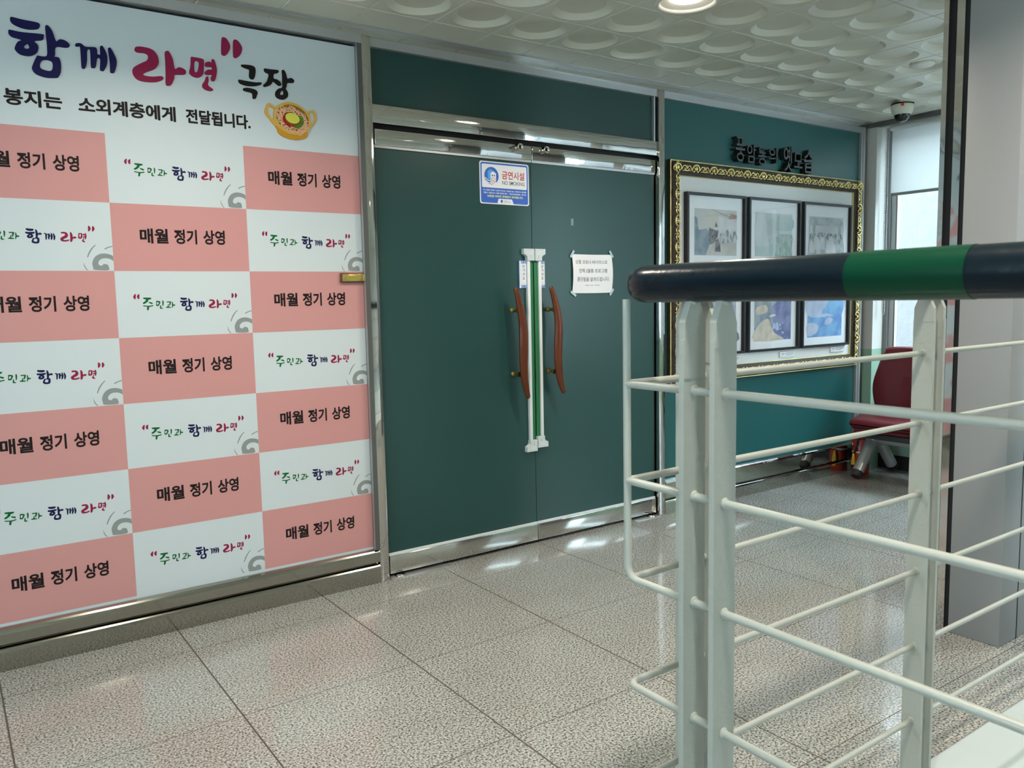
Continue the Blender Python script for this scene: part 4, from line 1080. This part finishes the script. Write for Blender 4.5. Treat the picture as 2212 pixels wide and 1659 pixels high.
# roller blind with its bead chain
t = thing('roller_blind', 'white roller blind half lowered over the window', 'blind', (5.47, 2.4, 1.92))
q = MB(); q.box(5.469, 5.471, 1.50, 3.165, 1.935, 2.385, M['blind']); q.build('fabric', t)
q = MB(); q.box(5.464, 5.476, 1.50, 3.165, 1.917, 1.936, M['alu']); q.build('bottom_bar', t)
q = MB(); q.tube([(5.47, 1.50, 2.372), (5.47, 3.175, 2.372)], .016, M['alu_white'], 14); q.build('roller', t)
q = MB()
for yy in (3.186, 3.203):
    z = 2.37
    while z > 1.115:
        q.ball((5.462, yy, z), .0042, M['bead'], 6, 5); z -= .0118
for i in range(1, 6): q.ball((5.462, 3.1945 + .0085 * math.cos(PI * i / 6), 1.112 - .009 * math.sin(PI * i / 6)), .0034, M['bead'], 6, 5)
q.tube([(5.462, 3.186, 2.37), (5.462, 3.186, 1.115), (5.462, 3.1945, 1.104), (5.462, 3.203, 1.115), (5.462, 3.203, 2.37)], .0009, M['bead'], 5)
o = q.build('bead_chain', t); o['label'] = 'white bead chain loop'

# ================================================================ waiting seat
def cushion(x0, x1, y0, y1, z0, z1, r, m, bulge=0.0):
    q = MB(); bm = bmesh.new()
    bmesh.ops.create_cube(bm, size=1.0)
    for v in bm.verts: v.co = Vector(((x0 + x1) / 2 + v.co.x * (x1 - x0), (y0 + y1) / 2 + v.co.y * (y1 - y0), (z0 + z1) / 2 + v.co.z * (z1 - z0)))
    bmesh.ops.subdivide_edges(bm, edges=list(bm.edges), cuts=3, use_grid_fill=True)
    bmesh.ops.bevel(bm, geom=[e for e in bm.edges if len(e.link_faces) == 2 and e.calc_face_angle() > 1], offset=r, segments=4, affect='EDGES', profile=0.5)
    return q, bm
bench = thing('waiting_seat', 'burgundy vinyl waiting seat on slanted silver legs by the window', 'seat', (5.2, 2.87, 0.0))
for dy in (0.0, -0.56):
    yc = 2.875 + dy
    q, bm = cushion(4.935, 5.40, yc - .245, yc + .245, .325, .425, .032, M['vinyl'])
    for v in bm.verts:
        fx = (v.co.x - 4.935) / .465
        v.co.z += .012 * math.sin(PI * min(1, max(0, fx))) * (1 if v.co.z > .38 else .2) - (.02 * (1 - min(1, fx / .25)) if v.co.z > .38 else 0) + (.012 * (1 - fx))
        if v.co.z < .37: v.co.y = yc + (v.co.y - yc) * .95; v.co.x = 4.935 + .02 + (v.co.x - 4.935) * .95
    q.bm(bm, M['vinyl'], True); q.build('seat', bench)
    # backrest: curved sides, leaning back
    out = [(.205, .868), (.218, .84), (.236, .76), (.256, .66), (.259, .60), (.252, .54), (.238, .47), (.225, .40), (0, .395)]
    right_ = out[:-1]; prof2 = [(-a, z) for a, z in right_] + [(0.0, .392)] + [(a, z) for a, z in reversed(right_)] + [(.19, .884), (0, .893), (-.19, .884)]
    ring = smooth_closed(prof2, 4); n = len(ring)
    q = MB(); vs = []; rings = [(.93, .030), (.985, .012), (1.0, 0.0), (1.0, -.028), (.985, -.044), (.93, -.054), (.6, -.060), (.25, -.062)]
    cz0 = .63
    for sc_, dx in [(.3, .034), (.7, .033)] + rings:
        for (a, z) in ring:
            aa = a * sc_; zz = cz0 + (z - cz0) * sc_
            lean = 5.325 + .10 * (zz - .40) + .022 * math.sin((zz - .40) * 6.5) * -1
            vs.append((lean + dx - .03 * (1 - (aa / .26) ** 2) * 0 + .035 * (abs(aa) / .26) ** 2 * -1, yc + aa, zz))
    k = 2 + len(rings)
    fs = [(i * n + j, i * n + (j + 1) % n, (i + 1) * n + (j + 1) % n, (i + 1) * n + j) for i in range(k - 1) for j in range(n)]
    q.add(vs, fs, M['vinyl'], True); q.add(vs[:n], [tuple(range(n))], M['vinyl'], True); q.add(vs[-n:], [tuple(reversed(range(n)))], M['vinyl'], True)
    q.build('backrest', bench)
    q = MB(); q.box(5.335, 5.36, yc - .05, yc + .05, .30, .47, M['leg_grey'], .004); q.build('back_bracket', bench)
    q = MB(); q.box(4.99, 5.36, yc - .20, yc + .20, .296, .335, M['black_base'], .006); q.build('seat_pan', bench)
q = MB(); q.box(5.17, 5.25, 2.08, 3.10, .235, .298, M['leg_grey'], .006); q.build('beam', bench)
for yl in (3.075, 2.12):
    q = MB(); q.box(5.135, 5.275, yl - .035, yl + .035, .215, .305, M['leg_grey'], .018, 3); q.build('hub', bench)
    for x1, lab in ((4.985, 1), (5.435, 0)):
        x0 = 5.175 if lab else 5.235
        q = MB(); q.tube([(x0, yl, .265), (x1 + (.012 if lab else -.012), yl, .052)], [.037, .037], M['leg_grey'], 20); lg = q.build('leg', bench)
        d = Vector((x1 - x0, 0, .03 - .265)).normalized(); e = Vector((x1 + (.012 if lab else -.012), yl, .052))
        q = MB(); q.tube([tuple(e - d * .012), tuple(e + d * .020), tuple(e + d * .030)], [.038, .038, .030], M['rubber'], 20); o = q.build('rubber_foot', bench); o.parent = lg
        mz = min(v.co.z for v in o.data.vertices)
        o['_mz'] = mz

# ================================================================ fire extinguisher
ex, ey = 5.225, 3.192
t = thing('fire_extinguisher', 'red fire extinguisher on the floor behind the waiting seat', 'fire extinguisher', (ex, ey, 0))
q = MB(); q.lathe([(.0001, 0), (.054, 0), (.057, .006), (.057, .265), (.054, .292), (.044, .315), (.022, .328), (.020, .335)], (ex, ey, 0), M['ext_red'], 32); q.build('cylinder', t)
q = MB(); q.lathe([(.0572, .150), (.0582, .152), (.0582, .160), (.0572, .162)], (ex, ey, 0), M['plastic_grey'], 32); q.build('band', t)
q = MB()
n = 12
vs = []
for i in range(n + 1):
    a = math.radians(195 + 110 * i / n)
    for zz in (.172, .245): vs.append((ex + 0.0578 * math.cos(a), ey + 0.0578 * math.sin(a), zz))
q.add(vs, [(2 * i, 2 * i + 2, 2 * i + 3, 2 * i + 1) for i in range(n)], M['pink_label'], True); q.build('paper_label', t)
q = MB(); q.lathe([(.018, .33), (.018, .352), (.012, .358), (.012, .372), (.0001, .374)], (ex, ey, 0), M['brass'], 20); q.build('valve', t)
q = MB(); q.box(ex - .085, ex + .012, ey - .010, ey + .010, .372, .381, M['ext_red'], .003); q.box(ex - .080, ex + .010, ey - .009, ey + .009, .350, .357, M['ext_red'], .003); q.build('lever', t)
hp = smooth_open([(ex - .012, ey - .012, .350), (ex - .055, ey - .060, .335), (ex - .080, ey - .030, .25), (ex - .076, ey - .005, .17), (ex - .070, ey + .012, .150)], 6)
q = MB(); q.tube(hp, .0065, M['rubber'], 10); q.build('hose', t)
q = MB(); q.lathe([(.007, .150), (.008, .148), (.016, .072), (.0155, .070), (.0001, .074)], (ex - .070, ey + .012, 0), M['yellow_tag'], 16); o = q.build('nozzle', t); o['label'] = 'yellow nozzle'

# ================================================================ white railing with the striped handrail
rail = thing('railing', 'white metal corner railing with a navy and green handrail', 'railing', (0.96, 1.02, 0.02))
RX, RY = 0.96, 1.02
ZR = [1.115, 0.947, 0.774, 0.580, 0.390, 0.195]
TZ, TR = 1.283, 0.0305
YE, XE = -0.55, 3.9
rad = 0.075
path = [(RX, YE, TZ), (RX, 0.2, TZ), (RX, 0.6, TZ)]
for i in range(9):
    a = math.radians(180 - 90 * i / 8)
    path.append((RX + rad + rad * math.cos(a), RY - rad + rad * math.sin(a), TZ))
path += [(2.0, RY, TZ), (XE, RY, TZ)]
q = MB(); q.tube(path, TR, M['rail_navy'], 32); hr = q.build('handrail', rail); hr['label'] = 'navy painted handrail tube'
for (p0, p1) in (((RX, 0.452, TZ), (RX, 0.598, TZ)), ((RX, -0.28, TZ), (RX, -0.13, TZ)), ((1.55, RY, TZ), (1.70, RY, TZ)), ((2.85, RY, TZ), (3.0, RY, TZ))):
    q = MB(); q.tube([p0, p1], TR + .0006, M['rail_green'], 32); o = q.build('colour_band', rail); o.parent = hr; o['label'] = 'green painted band'
rr = 0.0066
def rod(pts, r=rr, smooth=False):
    q = MB(); q.tube(pts, r, M['rail_white'], 14); return q.build('rod', rail)
for i, z in enumerate(ZR):
    if i < 2:
        rod([(RX, RY, z), (RX, YE, z)]); rod([(RX, RY, z), (XE, RY, z)])
    elif i == 2:
        # the upright at the corner bends into this rod
        P = [(RX, RY, TZ - TR + .006), (RX, RY, z + .022)] + [(RX, RY - .022 + .022 * math.cos(math.radians(a)), z + .022 - .022 * math.sin(math.radians(a))) for a in (30, 60, 90)] + [(RX, YE, z)]
        rod(P); rod([(RX, RY - .006, z), (XE, RY, z)])
    else:
        P = [(RX, YE, z)] + [(RX + .02 + .02 * math.cos(math.radians(a)), RY - .02 + .02 * math.sin(math.radians(a)), z) for a in (180, 150, 120, 90)] + [(XE, RY, z)]
        rod(P)
def post(cx, cy2, across, cap=1.185):
    """flat bar; across = 'x' when its wide face spans x"""
    hw, ht = .0245, .0050
    q = MB()
    def bar(w0, z0, z1, tip, th, off=0.0):
        pts = [(-w0, z0), (w0, z0), (w0, z1), (w0 * .38, z1 + tip), (-w0 * .38, z1 + tip), (-w0, z1)]
        k = len(pts); vs = []
        for s_ in (-1, 1):
            for a, z in pts:
                vs.append((cx + a, cy2 + s_ * th + off, z) if across == 'x' else (cx + s_ * th + off, cy2 + a, z))
        fs = [tuple(range(k)), tuple(reversed(range(k, 2 * k)))] + [(i, k + i, k + (i + 1) % k, (i + 1) % k) for i in range(k)]
        q.add(vs, fs, M['rail_white'])
    bar(hw, .0205, 1.195, 0.0, ht)
    bar(hw - .0015, cap, 1.222, .034, ht + .0012)
    for z in ZR:      # small weld beads where the rods meet the bar
        for e in (-ht, ht): q.ball((cx, cy2 + e, z) if across == 'x' else (cx + e, cy2, z), .0098, M['rail_white'], 10, 7, (1, .45, 1) if across == 'x' else (.45, 1, 1))
    q.ball((cx, cy2, TZ - TR - .001), .011, M['rail_white'], 10, 7, (1, 1, .5))
    return q.build('post_bar', rail)
post(RX, 0.8725, 'x', 1.135); post(RX, 0.8115, 'x')
post(1.110, RY, 'y'); post(1.156, RY, 'y', 1.14)
post(1.924, RY, 'y', 1.19); post(1.971, RY, 'y', 1.15)
post(RX, -0.42, 'x'); post(RX, -0.48, 'x'); post(3.20, RY, 'y'); post(3.241, RY, 'y')

for o in list(bpy.data.objects):
    for k in ('_o', '_mz'):
        if k in o: del o[k]
bpy.context.view_layer.update()
